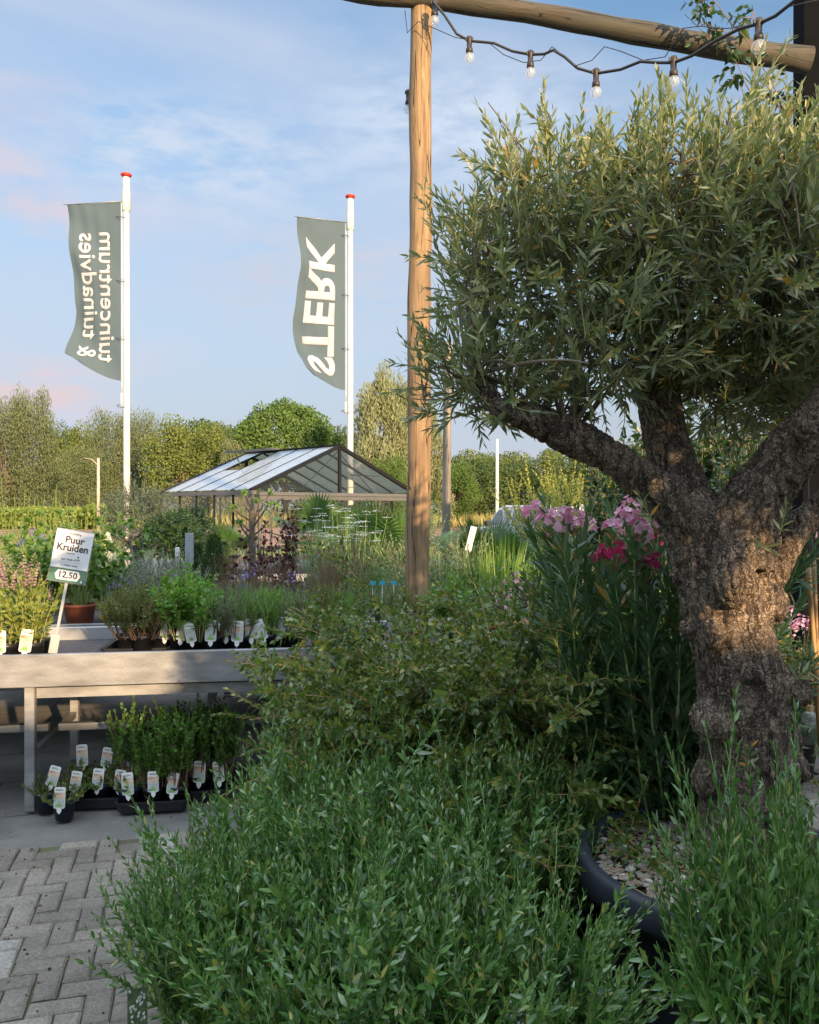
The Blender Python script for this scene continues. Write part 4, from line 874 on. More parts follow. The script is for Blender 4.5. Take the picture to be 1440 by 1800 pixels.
tot = sum(a[3] * a[4] for a in lobes)
for (px, py, dd, rx, ry, rd) in lobes:
    c = op(px, py, dd); k = int(2350 * rx * ry / tot)
    # main inner branches of the lobe
    tp = min(tips, key=lambda q: np.linalg.norm(q - c)); nodes = []
    for q in range(10):
        e = c + np.array([rng.normal(0, .42) * rx * S, rng.normal(0, .42) * rd, rng.normal(0, .42) * ry * S]); m = (tp + e) / 2 + rng.normal(0, .05, 3)
        tt = np.linspace(0, 1, 9)[:, None]; pts = tp * (1 - tt) ** 2 + 2 * m * tt * (1 - tt) + e * tt ** 2; TW.add(pts, .0075, .0014); nodes += list(pts[3:])
    nodes = np.array(nodes)
    for q in range(k):
        u = nrm(rng.normal(0, 1, 3)); rr = rng.random() ** .38
        p = c + u * rr * np.array([rx * S, rd, ry * S])
        d = u * .75 + np.array([0, 0, .55 + .5 * max(u[2], -.3)]) + rng.normal(0, .35, 3)
        L_ = rng.uniform(.10, .22)
        if u[2] > .45 and rr > .8 and rng.random() < .20: L_ = rng.uniform(.2, .36); d = np.array([rng.normal(0, .22), rng.normal(0, .2), 1])
        pts = curve(p - nrm(d) * L_ * .3, d, L_, 7, (0, 0, .15), .25)
        ST.add(pts, .0022, .0008)
        leafon(LV, pts, .019, rng.uniform(.042, .062), rng.uniform(.0095, .013), 46, .12, tipsm=.45)
        if rng.random() < .35:
            nn = nodes[np.argmin(np.linalg.norm(nodes - pts[0], axis=1))]; mid = (nn + pts[0]) / 2 + rng.normal(0, .02, 3); TW.add([nn, mid, pts[0]], .0035, .002)
# a few shoots from the trunk itself
for px, py, d in ((1150, 925, (-.3, -.3, .9)), (1370, 940, (0, -.6, .6)), (1318, 945, (.2, -1, -.3)), (1395, 1195, (.2, -.7, .5)), (1310, 1350, (0, -.7, .7)), (1430, 1330, (.2, -.8, .6)), (1130, 640, (-.3, -.5, .3)), (1235, 660, (.5, -1, .1)), (1180, 650, (.2, -1, -.1))):
    pts = curve(op(px, py, -.16), d, .12, 6, (0, 0, .1), .2); ST.add(pts, .002, .001); leafon(LV, pts, .022, .05, .012, 50, .1)
link('crown', LV.mesh('crown', hi=True, droop=.06, fold=.10), M['olive_leaf'], t_ol)
link('shoots', ST.mesh('shoots'), M['stem_yellow'], t_ol); link('branches', TW.mesh('branches'), M['twig'], t_ol)
# tub
PC = P(1275, 0, 2.36); PR = .41
t = thing('plant_tub', 'large round dark blue plastic tub holding the old olive tree', 'tub', (PC[0], PC[1], 0))
Geo().lathe([(.30, 0), (.325, .1), (.365, .40), (.385, .405), (.41, .41), (.418, .43), (.418, .485), (.41, .50), (.385, .50), (.378, .49), (.375, .42), (.35, .42)], 64).build('body', M['tub'], t)
def soil(parent, r, z, n=40, nm='soil', m=None, amp=.012):
    V = [(0, 0, z)]; 
    for k in range(1, 9):
        for j in range(n): a = 6.283 * j / n; q = r * k / 8; V.append((q * math.cos(a), q * math.sin(a), z + amp * noise.noise(Vector((q * math.cos(a) * 14, q * math.sin(a) * 14, z)))))
    Fs = [(0, 1 + j, 1 + (j + 1) % n) for j in range(n)]
    for k in range(7):
        for j in range(n): Fs.append((1 + k * n + j, 1 + (k + 1) * n + j, 1 + (k + 1) * n + (j + 1) % n, 1 + k * n + (j + 1) % n))
    return link(nm, mesh(nm, V, Fs, True), m or M['soil'], parent)
soil(t, .376, .455)
g = Geo()
for k in range(900):
    a = rng.random() * 6.283; r = .36 * math.sqrt(rng.random()); s_ = rng.uniform(.005, .015); g.mi = int(rng.random() < .25)
    i0 = len(g.V); g.sph((r * math.cos(a), r * math.sin(a), .462 + s_ * .3), s_, 5, .55)
    ca, sa = math.cos(a * 7), math.sin(a * 7)
    for i in range(i0, len(g.V)):
        v = g.V[i]; x, y = v[0] - r * math.cos(a), v[1] - r * math.sin(a); x *= 1.4
        g.V[i] = (r * math.cos(a) + x * ca - y * sa, r * math.sin(a) + x * sa + y * ca, v[2])
tag(link('pebble_mulch', g.mesh('pebbles'), [M['stone'], M['stonewhite']]), 'grey and white pebbles covering the soil in the olive tub', 'pebbles', kind='stuff').location = (PC[0], PC[1], 0)
g = Geo()
for k in range(900):
    a = rng.random() * 6.283; r = .36 * math.sqrt(rng.random()); b = rng.random() * 6.28; l = rng.uniform(.01, .035); z = .475 + rng.random() * .01
    x, y = r * math.cos(a), r * math.sin(a); g.bar((x, y, z), (x + l * math.cos(b), y + l * math.sin(b), z + rng.normal(0, .004)), .0035, .0015)
tag(g.build('dry_litter', M['twine']), 'dry leaves and bark chips scattered between the pebbles in the tub', 'litter', kind='stuff').location = (PC[0], PC[1], 0)

# ------------------------------------------------------------------ pots, labels
def pot_geo(r, h, top=None, rimh=.02):
    top = top or r; b = r * .78
    return Geo().lathe([(0.002, 0), (b, 0), (top * .97, h - rimh), (top * 1.04, h - rimh), (top * 1.06, h), (top * .98, h), (top * .95, h - .02)], 24)
def addpot(t, r, h, mat, soilm=None):
    pot_geo(r, h).build('pot', mat, t); soil(t, r * .955, h - .018, 20, m=soilm, amp=.006)
_lab = {}
def labelmesh(kind='red', w_=.048, h_=.088):
    if kind in _lab: return _lab[kind]
    g = Geo(); e = .006
    def rect(x0, z0, x1, z1, y, mi):
        g.mi = mi; c = .005 if mi == 0 else .001
        p = [(x0 + c, z0), (x1 - c, z0), (x1, z0 + c), (x1, z1 - c), (x1 - c, z1), (x0 + c, z1), (x0, z1 - c), (x0, z0 + c)]
        if mi == 0:
            V = [(x, y, z) for x, z in p] + [(x, y + .0012, z) for x, z in p]; g.add(V, [tuple(range(8)), tuple(range(15, 7, -1))] + [(i, i + 8, (i + 1) % 8 + 8, (i + 1) % 8) for i in range(8)])
        else: g.add([(x, y, z) for x, z in p], [tuple(range(8))])
    rect(-w_ / 2, 0, w_ / 2, h_, 0, 0)
    g.mi = 0; g.add([(-.011, .0004, .001), (.011, .0004, .001), (.009, .0004, -.014), (0, .0004, -.024), (-.009, .0004, -.014)], [(0, 4, 3, 2, 1)])
    rect(-w_ / 2 + .003, h_ * .46, w_ / 2 - .003, h_ * .74, -.0006, 1)
    rect(-w_ / 2 + .003, h_ * .05, w_ / 2 - .003, h_ * .45, -.0006, 3)
    rect(-.010, h_ * .07, .010, h_ * .22, -.0012, 2)
    rect(-w_ / 2 + .006, h_ * .84, w_ / 2 - .008, h_ * .86, -.0006, 4); rect(-w_ / 2 + .006, h_ * .89, w_ / 2 - .016, h_ * .905, -.0006, 4)
    me = g.mesh('plant_label'); ph = {'red': 'label_photo', 'grey': 'label_grey', 'teal': 'label_teal'}[kind]
    for q in ('label_white', ph, 'label_green', 'label_grey', 'signink'): me.materials.append(M[q])
    _lab[kind] = me; return me
def addlabel(t, loc, kind='red', tilt=0, rz=0, sc=1):
    o = link('plant_label', labelmesh(kind), None, t); o.location = loc; o.rotation_euler = (R(-8), tilt, rz); o.scale = (sc * 1.12,) * 3; return o

# ------------------------------------------------------------------ plant makers (all grow from z = 0 at the soil, return {name: (mesh, material)})
def plant_parts(t, parts):
    for nm, (me, mt) in parts.items(): link(nm.split('.')[0], me, mt, t)
def bushy(nstem, h, spread, gap, ll, lw, leaf, stem, tilt=25, base=.3, ang=48, side=0, sh=.4, hi=True, r0=.003, jit=.15, bend=(0, 0, .2), hv=.25, start=.15, droop=.08, opp=True, tall=0.0, tipsm=.5, r1=None):
    LV = Leaves(); ST = Stems(4)
    for k in range(nstem):
        az = rng.random() * 6.283; q = math.sqrt(rng.random()); p = np.array([math.cos(az) * spread * base * q, math.sin(az) * spread * base * q, 0])
        L_ = h * rng.uniform(1 - hv, 1 + hv * .5) * (1 - .15 * q) * (1 + (tall if rng.random() < .12 else 0)); d = rdir(R(tilt) * q + .02, az + rng.normal(0, .4))
        pts = curve(p, d, L_, 9, bend, jit); ST.add(pts, r0, r1 or r0 * .35); leafon(LV, pts, gap, ll * rng.uniform(.85, 1.15), lw * rng.uniform(.85, 1.15), ang, start, opp, tipsm)
        for s in range(side):
            i = rng.integers(2, 7); dd = pts[i + 1] - pts[i]; dd = nrm(dd) + rdir(1.2) * .8
            q2 = curve(pts[i], dd, L_ * rng.uniform(.2, .42), 6, (0, 0, .5), jit); ST.add(q2, r0 * .6, r0 * .3); leafon(LV, q2, gap, ll * .9, lw * .9, ang, .1, opp, tipsm)
    return {'stems': (ST.mesh('stems'), stem), 'foliage': (LV.mesh('foliage', hi=hi, droop=droop), leaf)}

# foreground shrubs
def shrub(variant):
    if variant == 0: p = bushy(185, .64, .55, .0245, .056, .0170, M['shrub_leaf'], M['stem_green'], 34, .35, side=2, jit=.22, tall=.25, r0=.0035)
    elif variant == 1: p = bushy(175, .62, .55, .0265, .060, .0180, M['shrub_leaf'], M['stem_green'], 30, .35, side=2, jit=.25, tall=.28)
    else: p = bushy(130, .60, .50, .020, .042, .012, M['bright_leaf'], M['stem_green'], 28, .38, side=1, jit=.2, tall=.2)
    t = thing('potted_shrub', 'x', 'shrub', group='narrow leaved evergreen shrubs in the foreground'); plant_parts(t, p)
    for ch in t.children: ch.location.z = .17
    addpot(t, .15, .19, M['blackplastic'], M['mulch']); return t
proto = [shrub(0), shrub(1), shrub(2)]; used = [False] * 3
spots = [(-.46, 2.12, 0, (.66, .66, .82), .6, 'dark green shrub at the bottom left, its pot filled with red brown bark'),
 (-.10, 1.92, 1, (.95, .95, .86), 1.9, 'dark green shrub at the bottom centre, just right of the corner shrub'),
 (.19, 1.86, 0, (.78, .78, .80), 3.3, 'dark green shrub left of the olive tub at the bottom edge'),
 (-.32, 2.46, 1, (.84, .84, .90), 4.1, 'dark green shrub at the left end of the middle row, beside the brick paving'),
 (.02, 2.45, 0, (1, 1, .90), 5.2, 'dark green shrub in the middle of the shrub bed'),
 (.32, 2.62, 1, (.78, .78, .88), .3, 'dark green shrub just left of the olive tub rim'),
 (-.18, 2.95, 0, (.86, .86, .82), 1.2, 'dark green shrub at the back left of the bed below the arching bush'),
 (.14, 2.98, 1, (.95, .95, .82), 2.2, 'dark green shrub at the back of the bed under the middle of the arching bush'),
 (.48, 2.92, 2, (.9, .9, .86), 3.8, 'bright grass green shrub at the back of the bed beside the oleander'),
 (.82, 1.76, 1, (.72, .72, 1.12), 4.6, 'tall narrow grey green shrub in front of the olive trunk'),
 (1.02, 1.70, 0, (.8, .8, .86), 5.6, 'grey green shrub in the bottom right corner before the tub'),
 (.42, 1.56, 1, (.55, .55, .46), .9, 'low dark shrub at the bottom edge in front of the tub'),
 (-.13, 1.55, 0, (.7, .7, .60), 2.9, 'low dark shrub at the bottom edge left of centre')]
for (x, y, v, s, rz, lab) in spots:
    if not used[v]:
        used[v] = True; t = proto[v]; t.location = (x, y, 0); t.rotation_euler = (0, 0, rz); t.scale = s if isinstance(s, tuple) else (s, s, s); t['label'] = lab
    else: dup(proto[v], (x, y, 0), rz, lab, s)
# picture label in the corner pot
pl = thing('picture_label', 'small plant label with white flower photo stuck in the bottom left shrub pot', 'label', tuple(P(240, 1800, 1.88)), R(8))
hh = 60 * 1.88 / F; ww = 34 * 1.88 / F
Geo().box((-ww / 2, 0, -.03), (ww / 2, .0012, hh)).build('card', M['label_leafy'], pl); 
LVp = Leaves(); k = 26; zz = np.linspace(.0, hh - .012, k) + rng.normal(0, .002, k); LVp.add(np.stack([rng.uniform(-ww * .38, ww * .38, k), np.full(k, -.0012), zz], 1), np.stack([rng.normal(0, .4, k), np.zeros(k), np.ones(k)], 1), (0, -1, 0), .011, .006)
link('flower_picture', LVp.mesh('fp', hi=False, droop=0, fold=0), M['white_petal'], pl)
pl2 = dup(pl, tuple(P(910, 1815, 1.56)), R(-15), 'small plant label with white flower photo half hidden in shade at the bottom', .75)

# arching yellow green bush
def archbush(n, h, sx):
    LV = Leaves(); ST = Stems(5)
    for k in range(n):
        az = rng.random() * 6.283
        if rng.random() < .28: az = math.pi + rng.normal(0, .6)
        d = rdir(R(rng.uniform(15, 58)), az); L_ = h * rng.uniform(.75, 1.35)
        pts = curve(np.array([rng.normal(0, .05), rng.normal(0, .05), 0]), d, L_, 12, (math.cos(az) * .6, math.sin(az) * .6, -.55), .2)
        ST.add(pts, .0055, .0015)
        for s in range(22):
            i = rng.integers(3, 11); a2 = rng.random() * 6.28; dd = nrm(pts[i] - pts[i - 1]) * .6 + np.array([math.cos(a2), math.sin(a2), rng.uniform(-.2, .9)]) * .8
            q2 = curve(pts[i], dd, rng.uniform(.09, .24), 6, (0, 0, -.1), .3); ST.add(q2, .0016, .0008); leafon(LV, q2, .021, rng.uniform(.034, .047), .020, 55, .08, True, .3, 18)
        leafon(LV, pts[6:], .03, .03, .014, 55, 0, True, .3)
    return {'stems': (ST.mesh('stems'), M['stem_orange']), 'foliage': (LV.mesh('foliage', hi=True, droop=.22), M['arch_leaf'])}
t = thing('arching_bush', 'broad arching bush with small curled yellow green leaves before the front table', 'bush', (.14, 3.42, .24)); plant_parts(t, archbush(95, .98, 1)); t.scale = (.84, 1, 1); t.location.x = .20; 
pot_geo(.17, .26).build('pot', M['blackplastic'], t); [c for c in t.children if c.name.startswith('pot')][0].location.z = -.24
t = thing('arching_bush', 'smaller darker bush with orange stems between the arching bush and the oleander', 'bush', (.48, 3.55, .24), 2.1); plant_parts(t, archbush(70, 1.05, 1))
pot_geo(.17, .26).build('pot', M['blackplastic'], t); [c for c in t.children if c.name.startswith('pot')][0].location.z = -.24

# oleanders
def flowers(LV, c, ax, n, r, pet=.017):
    for k in range(n):
        v = nrm(nrm(rng.normal(0, 1, 3)) + np.array([0, -.4, .7])); p = c + v * r * rng.uniform(.4, 1); u = nrm(np.cross(v, [.3, .2, .9])); w_ = np.cross(v, u); r_ = rng.random()
        for j in range(5):
            a = 6.283 * j / 5 + k; s = u * math.cos(a) + w_ * math.sin(a); LV.add(p, s + v * .45, v - s * .4, pet, pet * .85, r_)
def oleander(ncl, h, petal, seed_az):
    LV = Leaves(); ST = Stems(6); out = {}
    for k in range(ncl):
        az = rng.random() * 6.283; q = math.sqrt(rng.random()); pts = curve((math.cos(az) * .05, math.sin(az) * .05, 0), rdir(R(18) * q, az), h * (rng.uniform(.98, 1.10) if k < 9 else rng.uniform(.7, 1.0)), 10, (0, 0, .15), .18)
        ST.add(pts, .0065, .003)
        for off in (0, 1, 2):
            leafon(LV, pts, .052, rng.uniform(.13, .16), rng.uniform(.019, .024), 52, .12 + off * .012, True, .25, 14)
        for s in range(2):
            i = rng.integers(3, 8); q2 = curve(pts[i], nrm(pts[i + 1] - pts[i]) + rdir(1.3) * .6, rng.uniform(.2, .4), 6, (0, 0, .4), .1); ST.add(q2, .004, .002); leafon(LV, q2, .03, .13, .02, 50, .2, True, .2)
        if k < 9:
            FL = Leaves(); FS = Stems(4); flowers(FL, pts[-1] + np.array([0, -.01, .045]), None, 15, .055, .020)
            for j in range(10): FS.add(curve(pts[-1], rdir(.7), .05, 3), .0014, .001)
            out['flower_cluster.%d' % k] = (FL.mesh('flower_cluster', hi=True, droop=0, fold=.05, belly=.5), petal)
            out['bud_stalks.%d' % k] = (FS.mesh('bud_stalks'), M['stem_orange'])
    return {'stems': (ST.mesh('stems'), M['stem_green']), 'foliage': (LV.mesh('foliage', hi=True, droop=.14, fold=.10, belly=.45), M['oleander_leaf']), **out}
for (x, y, zz, n, h, pm_, lab) in ((.74, 2.92, .22, 20, 1.18, M['pink'], 'tall oleander with pale pink flower clusters left of the olive trunk'), (.90, 2.78, .22, 14, 1.04, M['magenta'], 'oleander with deep magenta flowers right beside the olive trunk'), (1.02, 3.25, .22, 16, 1.20, M['pink'], 'oleander with salmon pink flowers behind the olive trunk')):
    t = thing('oleander', lab, 'shrub', (x, y, zz), rng.random() * 6, group='potted oleanders'); plant_parts(t, oleander(n, h, pm_, 0))
    o = pot_geo(.17, .24).build('pot', M['blackplastic'], t); o.location.z = -.22

# ------------------------------------------------------------------ herbs on and under the front table
def herb(kind):
    if kind == 'sage':
        p = bushy(9, .36, .10, .030, .055, .026, M['yellow_leaf'], M['stem_yellow'], 18, .5, side=1, hi=True, start=.1, droop=.25)
        LV = Leaves()
        for k in range(7):
            az = rng.random() * 6.28; pts = curve((rng.normal(0, .03), rng.normal(0, .03), .24), rdir(.45 * rng.random(), az), rng.uniform(.12, .22), 6, (0, 0, 0), .25)
            for s in range(3): leafon(LV, pts, .015, .013, .010, 70, .2, True, .4)
        p['flower_spikes'] = (LV.mesh('spikes', hi=False), M['rose_spike'])
    elif kind == 'fern': p = bushy(24, .24, .16, .014, .022, .011, M['fern_leaf'], M['stem_brown'], 36, .4, side=7, hi=False, start=.6, hv=.2)
    elif kind == 'lime': p = bushy(20, .30, .14, .024, .052, .024, M['lime_leaf'], M['stem_yellow'], 16, .5, side=3, hi=False, start=.35, droop=.2)
    elif kind == 'rosemary': p = bushy(20, .25, .12, .008, .022, .0055, M['blue_leaf'], M['stem_brown'], 20, .5, side=3, hi=False, start=.3)
    elif kind == 'mint': p = bushy(20, .36, .10, .020, .034, .022, M['bright_leaf'], M['stem_brown'], 12, .5, side=2, hi=True, start=.35, hv=.2)
    elif kind == 'thyme': p = bushy(26, .11, .10, .012, .016, .010, M['herb_leaf'], M['stem_brown'], 60, .4, side=2, hi=True, start=.1)
    elif kind == 'straw': p = bushy(18, .10, .10, .018, .024, .020, M['arch_leaf'], M['stem_brown'], 65, .4, side=1, hi=True, start=.2)
    elif kind == 'grassy': p = bushy(22, .26, .10, .010, .030, .004, M['lime_leaf'], M['stem_green'], 18, .5, side=2, hi=False, start=.1)
    t = thing('potted_herb', 'x', 'herb'); r, h = (.052, .10); plant_parts(t, p)
    for ch in t.children: ch.location.z = h - .02
    addpot(t, r, h, M['bluepot' if kind in ('straw', 'thyme') else 'blackplastic'])
    return t
HP = {}
def place_herb(kind, loc, rz, label, group, lab=None, sc=1.0):
    key = (kind, lab is not None)
    if kind not in HP:
        t = HP[kind] = herb(kind); t.location = loc; t.rotation_euler = (0, 0, rz); t['label'] = label; t['group'] = group; t.scale = (sc,) * 3; t['first'] = 1; del t['first']
        base_children[kind] = list(t.children)
    else:
        src = HP[kind]; t = src.copy(); COL.objects.link(t); t.location = loc; t.rotation_euler = (0, 0, rz); t['label'] = label; t['group'] = group; t.scale = (sc,) * 3
        for ch in base_children[kind]: c = ch.copy(); COL.objects.link(c); c.parent = t
    if lab:
        k, dx, dy, dz, tl = lab; v = Matrix.Rotation(-rz, 3, 'Z') @ Vector((dx, dy, 0)); addlabel(t, (v.x, v.y, dz), k, tl, -rz)
    return t
base_children = {}
def tray(loc, rz, nx, ny, label):
    t = thing('plant_tray', label, 'tray', loc, rz, 'black plastic plant trays'); g = Geo(); w_, d_ = nx * .115, ny * .115; c = .02
    for (h0_, h1_, k) in ((0, .045, 0), (.045, .055, .006)):
        p0 = [(-w_ / 2 - k + c, -d_ / 2 - k), (w_ / 2 + k - c, -d_ / 2 - k), (w_ / 2 + k, -d_ / 2 - k + c), (w_ / 2 + k, d_ / 2 + k - c), (w_ / 2 + k - c, d_ / 2 + k), (-w_ / 2 - k + c, d_ / 2 + k), (-w_ / 2 - k, d_ / 2 + k - c), (-w_ / 2 - k, -d_ / 2 - k + c)]
        s0 = .93 if h0_ == 0 else 1
        V = [(x * s0, y * s0, h0_) for x, y in p0] + [(x, y, h1_) for x, y in p0] + [(x * .95, y * .95, h1_) for x, y in p0] + [(x * .9, y * .9, h0_ + .004) for x, y in p0]
        Fs = [(i, (i + 1) % 8, (i + 1) % 8 + 8, i + 8) for i in range(8)] + [(i + 8, (i + 1) % 8 + 8, (i + 1) % 8 + 16, i + 16) for i in range(8)] + [(i + 16, (i + 1) % 8 + 16, (i + 1) % 8 + 24, i + 24) for i in range(8)]
        if h0_ == 0: Fs.append(tuple(range(7, -1, -1))); Fs.append(tuple(range(24, 32)))
        g.add(V, Fs)
    g.build('tray_shell', M['blackplastic'], t)
    g = Geo()
    for i in range(1, nx): g.box((-w_ / 2 + i * .115 - .002, -d_ / 2 + .01, .006), (-w_ / 2 + i * .115 + .002, d_ / 2 - .01, .04))
    g.build('dividers', M['blackplastic'], t); return t
ordn = ['first', 'second', 'third', 'fourth', 'fifth', 'sixth', 'seventh', 'eighth', 'ninth', 'tenth', 'eleventh', 'twelfth']
# floor
def fl(px, d, z=0): return (float((px - 720) * d / F), d, z)
G1 = 'potted herbs standing on the floor under the front table'
place_herb('straw', fl(112, 3.96), .3, 'low creeping herb in the frontmost loose dark pot on the floor', G1, ('red', 0, -.06, .07, 0), 1.0)
place_herb('thyme', fl(80, 4.06), 1.3, 'low creeping herb in a loose dark pot right beside the table leg', G1, ('red', .03, -.02, .13, R(14)), 1.0)
tray(fl(182, 4.20), R(6), 3, 2, 'black tray of low herbs on the floor, leftmost of the floor trays')
tray(fl(272, 4.15), R(9), 3, 2, 'black tray of low and tall herbs on the floor in the middle of the row')
tray(fl(350, 4.30), R(12), 3, 2, 'black tray of tall mint on the floor at the right end')
k = 0
for ti, (cx, d0, rz, knd) in enumerate(((182, 4.20, R(6), ('straw', 'straw', 'thyme', 'thyme', 'straw', 'thyme')), (272, 4.15, R(9), ('mint', 'mint', 'mint', 'thyme', 'mint', 'mint')), (350, 4.30, R(12), ('mint', 'mint', 'mint', 'mint', 'mint', 'mint')))):
    c = fl(cx, d0)
    for j in (1, 0):
        for i in range(3):
            u, v = (i - 1) * .115, (j - .5) * .115; x = c[0] + u * math.cos(rz) - v * math.sin(rz); y = c[1] + u * math.sin(rz) + v * math.cos(rz)
            kd = knd[i + 3 * (1 - j)]; row = 'back' if j else 'front'
            place_herb(kd, (x, y, .012), rng.random() * 6, '%s herb, %s from left in %s row, %s floor tray' % ({'mint': 'tall leafy', 'thyme': 'low green', 'straw': 'low bronze tinged'}[kd], ordn[i], row, ('left', 'middle', 'right')[ti]), G1,
                       ('red', rng.normal(0, .012), -.055 if j == 0 else -.01, .07 + rng.uniform(0, .02) + (.07 if j else 0), R(rng.normal(0, 5))), rng.uniform(.95, 1.1))
            k += 1
# on the front table
G2 = 'potted herbs on the front growing table'; zb = .705
def tp(px, v, z=zb): # point on the bed under photo column px at table depth v
    for u in np.linspace(-1.2, 2.4, 400):
        x, y = tpt(u, v)
        if 720 + F * x / y >= px: return (x, y, z)
for i, (px, v) in enumerate(((8, .16), (52, .16), (-38, .17), (-10, .36), (35, .38), (70, .50))):
    place_herb('sage', tp(px, v), rng.random() * 6, ('herb with rose brown flower spikes, front table, %s' % ('front left pot', 'front right pot', 'cut by the picture edge', 'second row left', 'second row right', 'rear pot beside the price sign')[i]), G2, ('red', .0, -.062, .065, R((-3, 5, 0, 3, 3, 3)[i])) if i < 3 else None, (1.12, 1.15, 1.1, 1.1, 1.0, .85)[i])
tray(tuple(np.array(tp(245, .42)) - [0, 0, 0]), TA, 3, 3, 'black tray under the brown green feathery herbs left of centre on the front table')
tray(tp(398, .34), TA, 5, 3, 'long black tray of mixed herbs on the front table behind the arching bush')
i = 0
for (px, v, kd, lb, s) in ((222, .30, 'fern', None, 1.1), (248, .26, 'fern', None, 1.15), (278, .32, 'fern', ('teal', .045, -.045, .085, R(2)), 1.0), (232, .55, 'fern', None, 1.1), (270, .55, 'fern', None, 1.15),
                           (314, .26, 'lime', ('grey', .02, -.055, .08, R(10)), 1.1), (340, .22, 'lime', ('grey', .0, -.055, .08, R(-12)), 1.0), (322, .52, 'lime', None, 1.2), (352, .40, 'lime', None, 1.0),
                           (374, .20, 'rosemary', ('grey', 0, -.06, .08, 0), 1.1), (392, .26, 'rosemary', ('teal', .02, -.055, .08, R(8)), 1.15), (420, .20, 'rosemary', ('red', 0, -.06, .075, R(3)), 1.1), (405, .55, 'rosemary', None, 1.2),
                           (443, .24, 'grassy', ('red', 0, -.06, .08, R(-5)), 1.1), (465, .22, 'grassy', ('grey', 0, -.06, .08, R(-20)), 1.1), (490, .30, 'grassy', ('grey', 0, -.06, .08, R(16)), 1.1), (520, .25, 'rosemary', None, 1.1), (560, .4, 'fern', None, 1.1), (610, .35, 'grassy', None, 1.1), (660, .4, 'rosemary', None, 1.1), (720, .3, 'fern', None, 1.1), (790, .4, 'lime', None, 1.0)):
    nm = {'fern': 'feathery brown green herb', 'lime': 'bright lime green herb', 'rosemary': 'blue green needle leaved herb', 'grassy': 'fine grassy herb'}[kd]
    place_herb(kd, tp(px, v, zb + .012), rng.random() * 6, '%s on front table, %s from the price sign' % (nm, (ordn + ['thirteenth', 'fourteenth', 'fifteenth', 'sixteenth', 'seventeenth', 'eighteenth', 'nineteenth', 'twentieth', 'twenty first', 'twenty second', 'twenty third'])[i]), G2, lb, s); i += 1
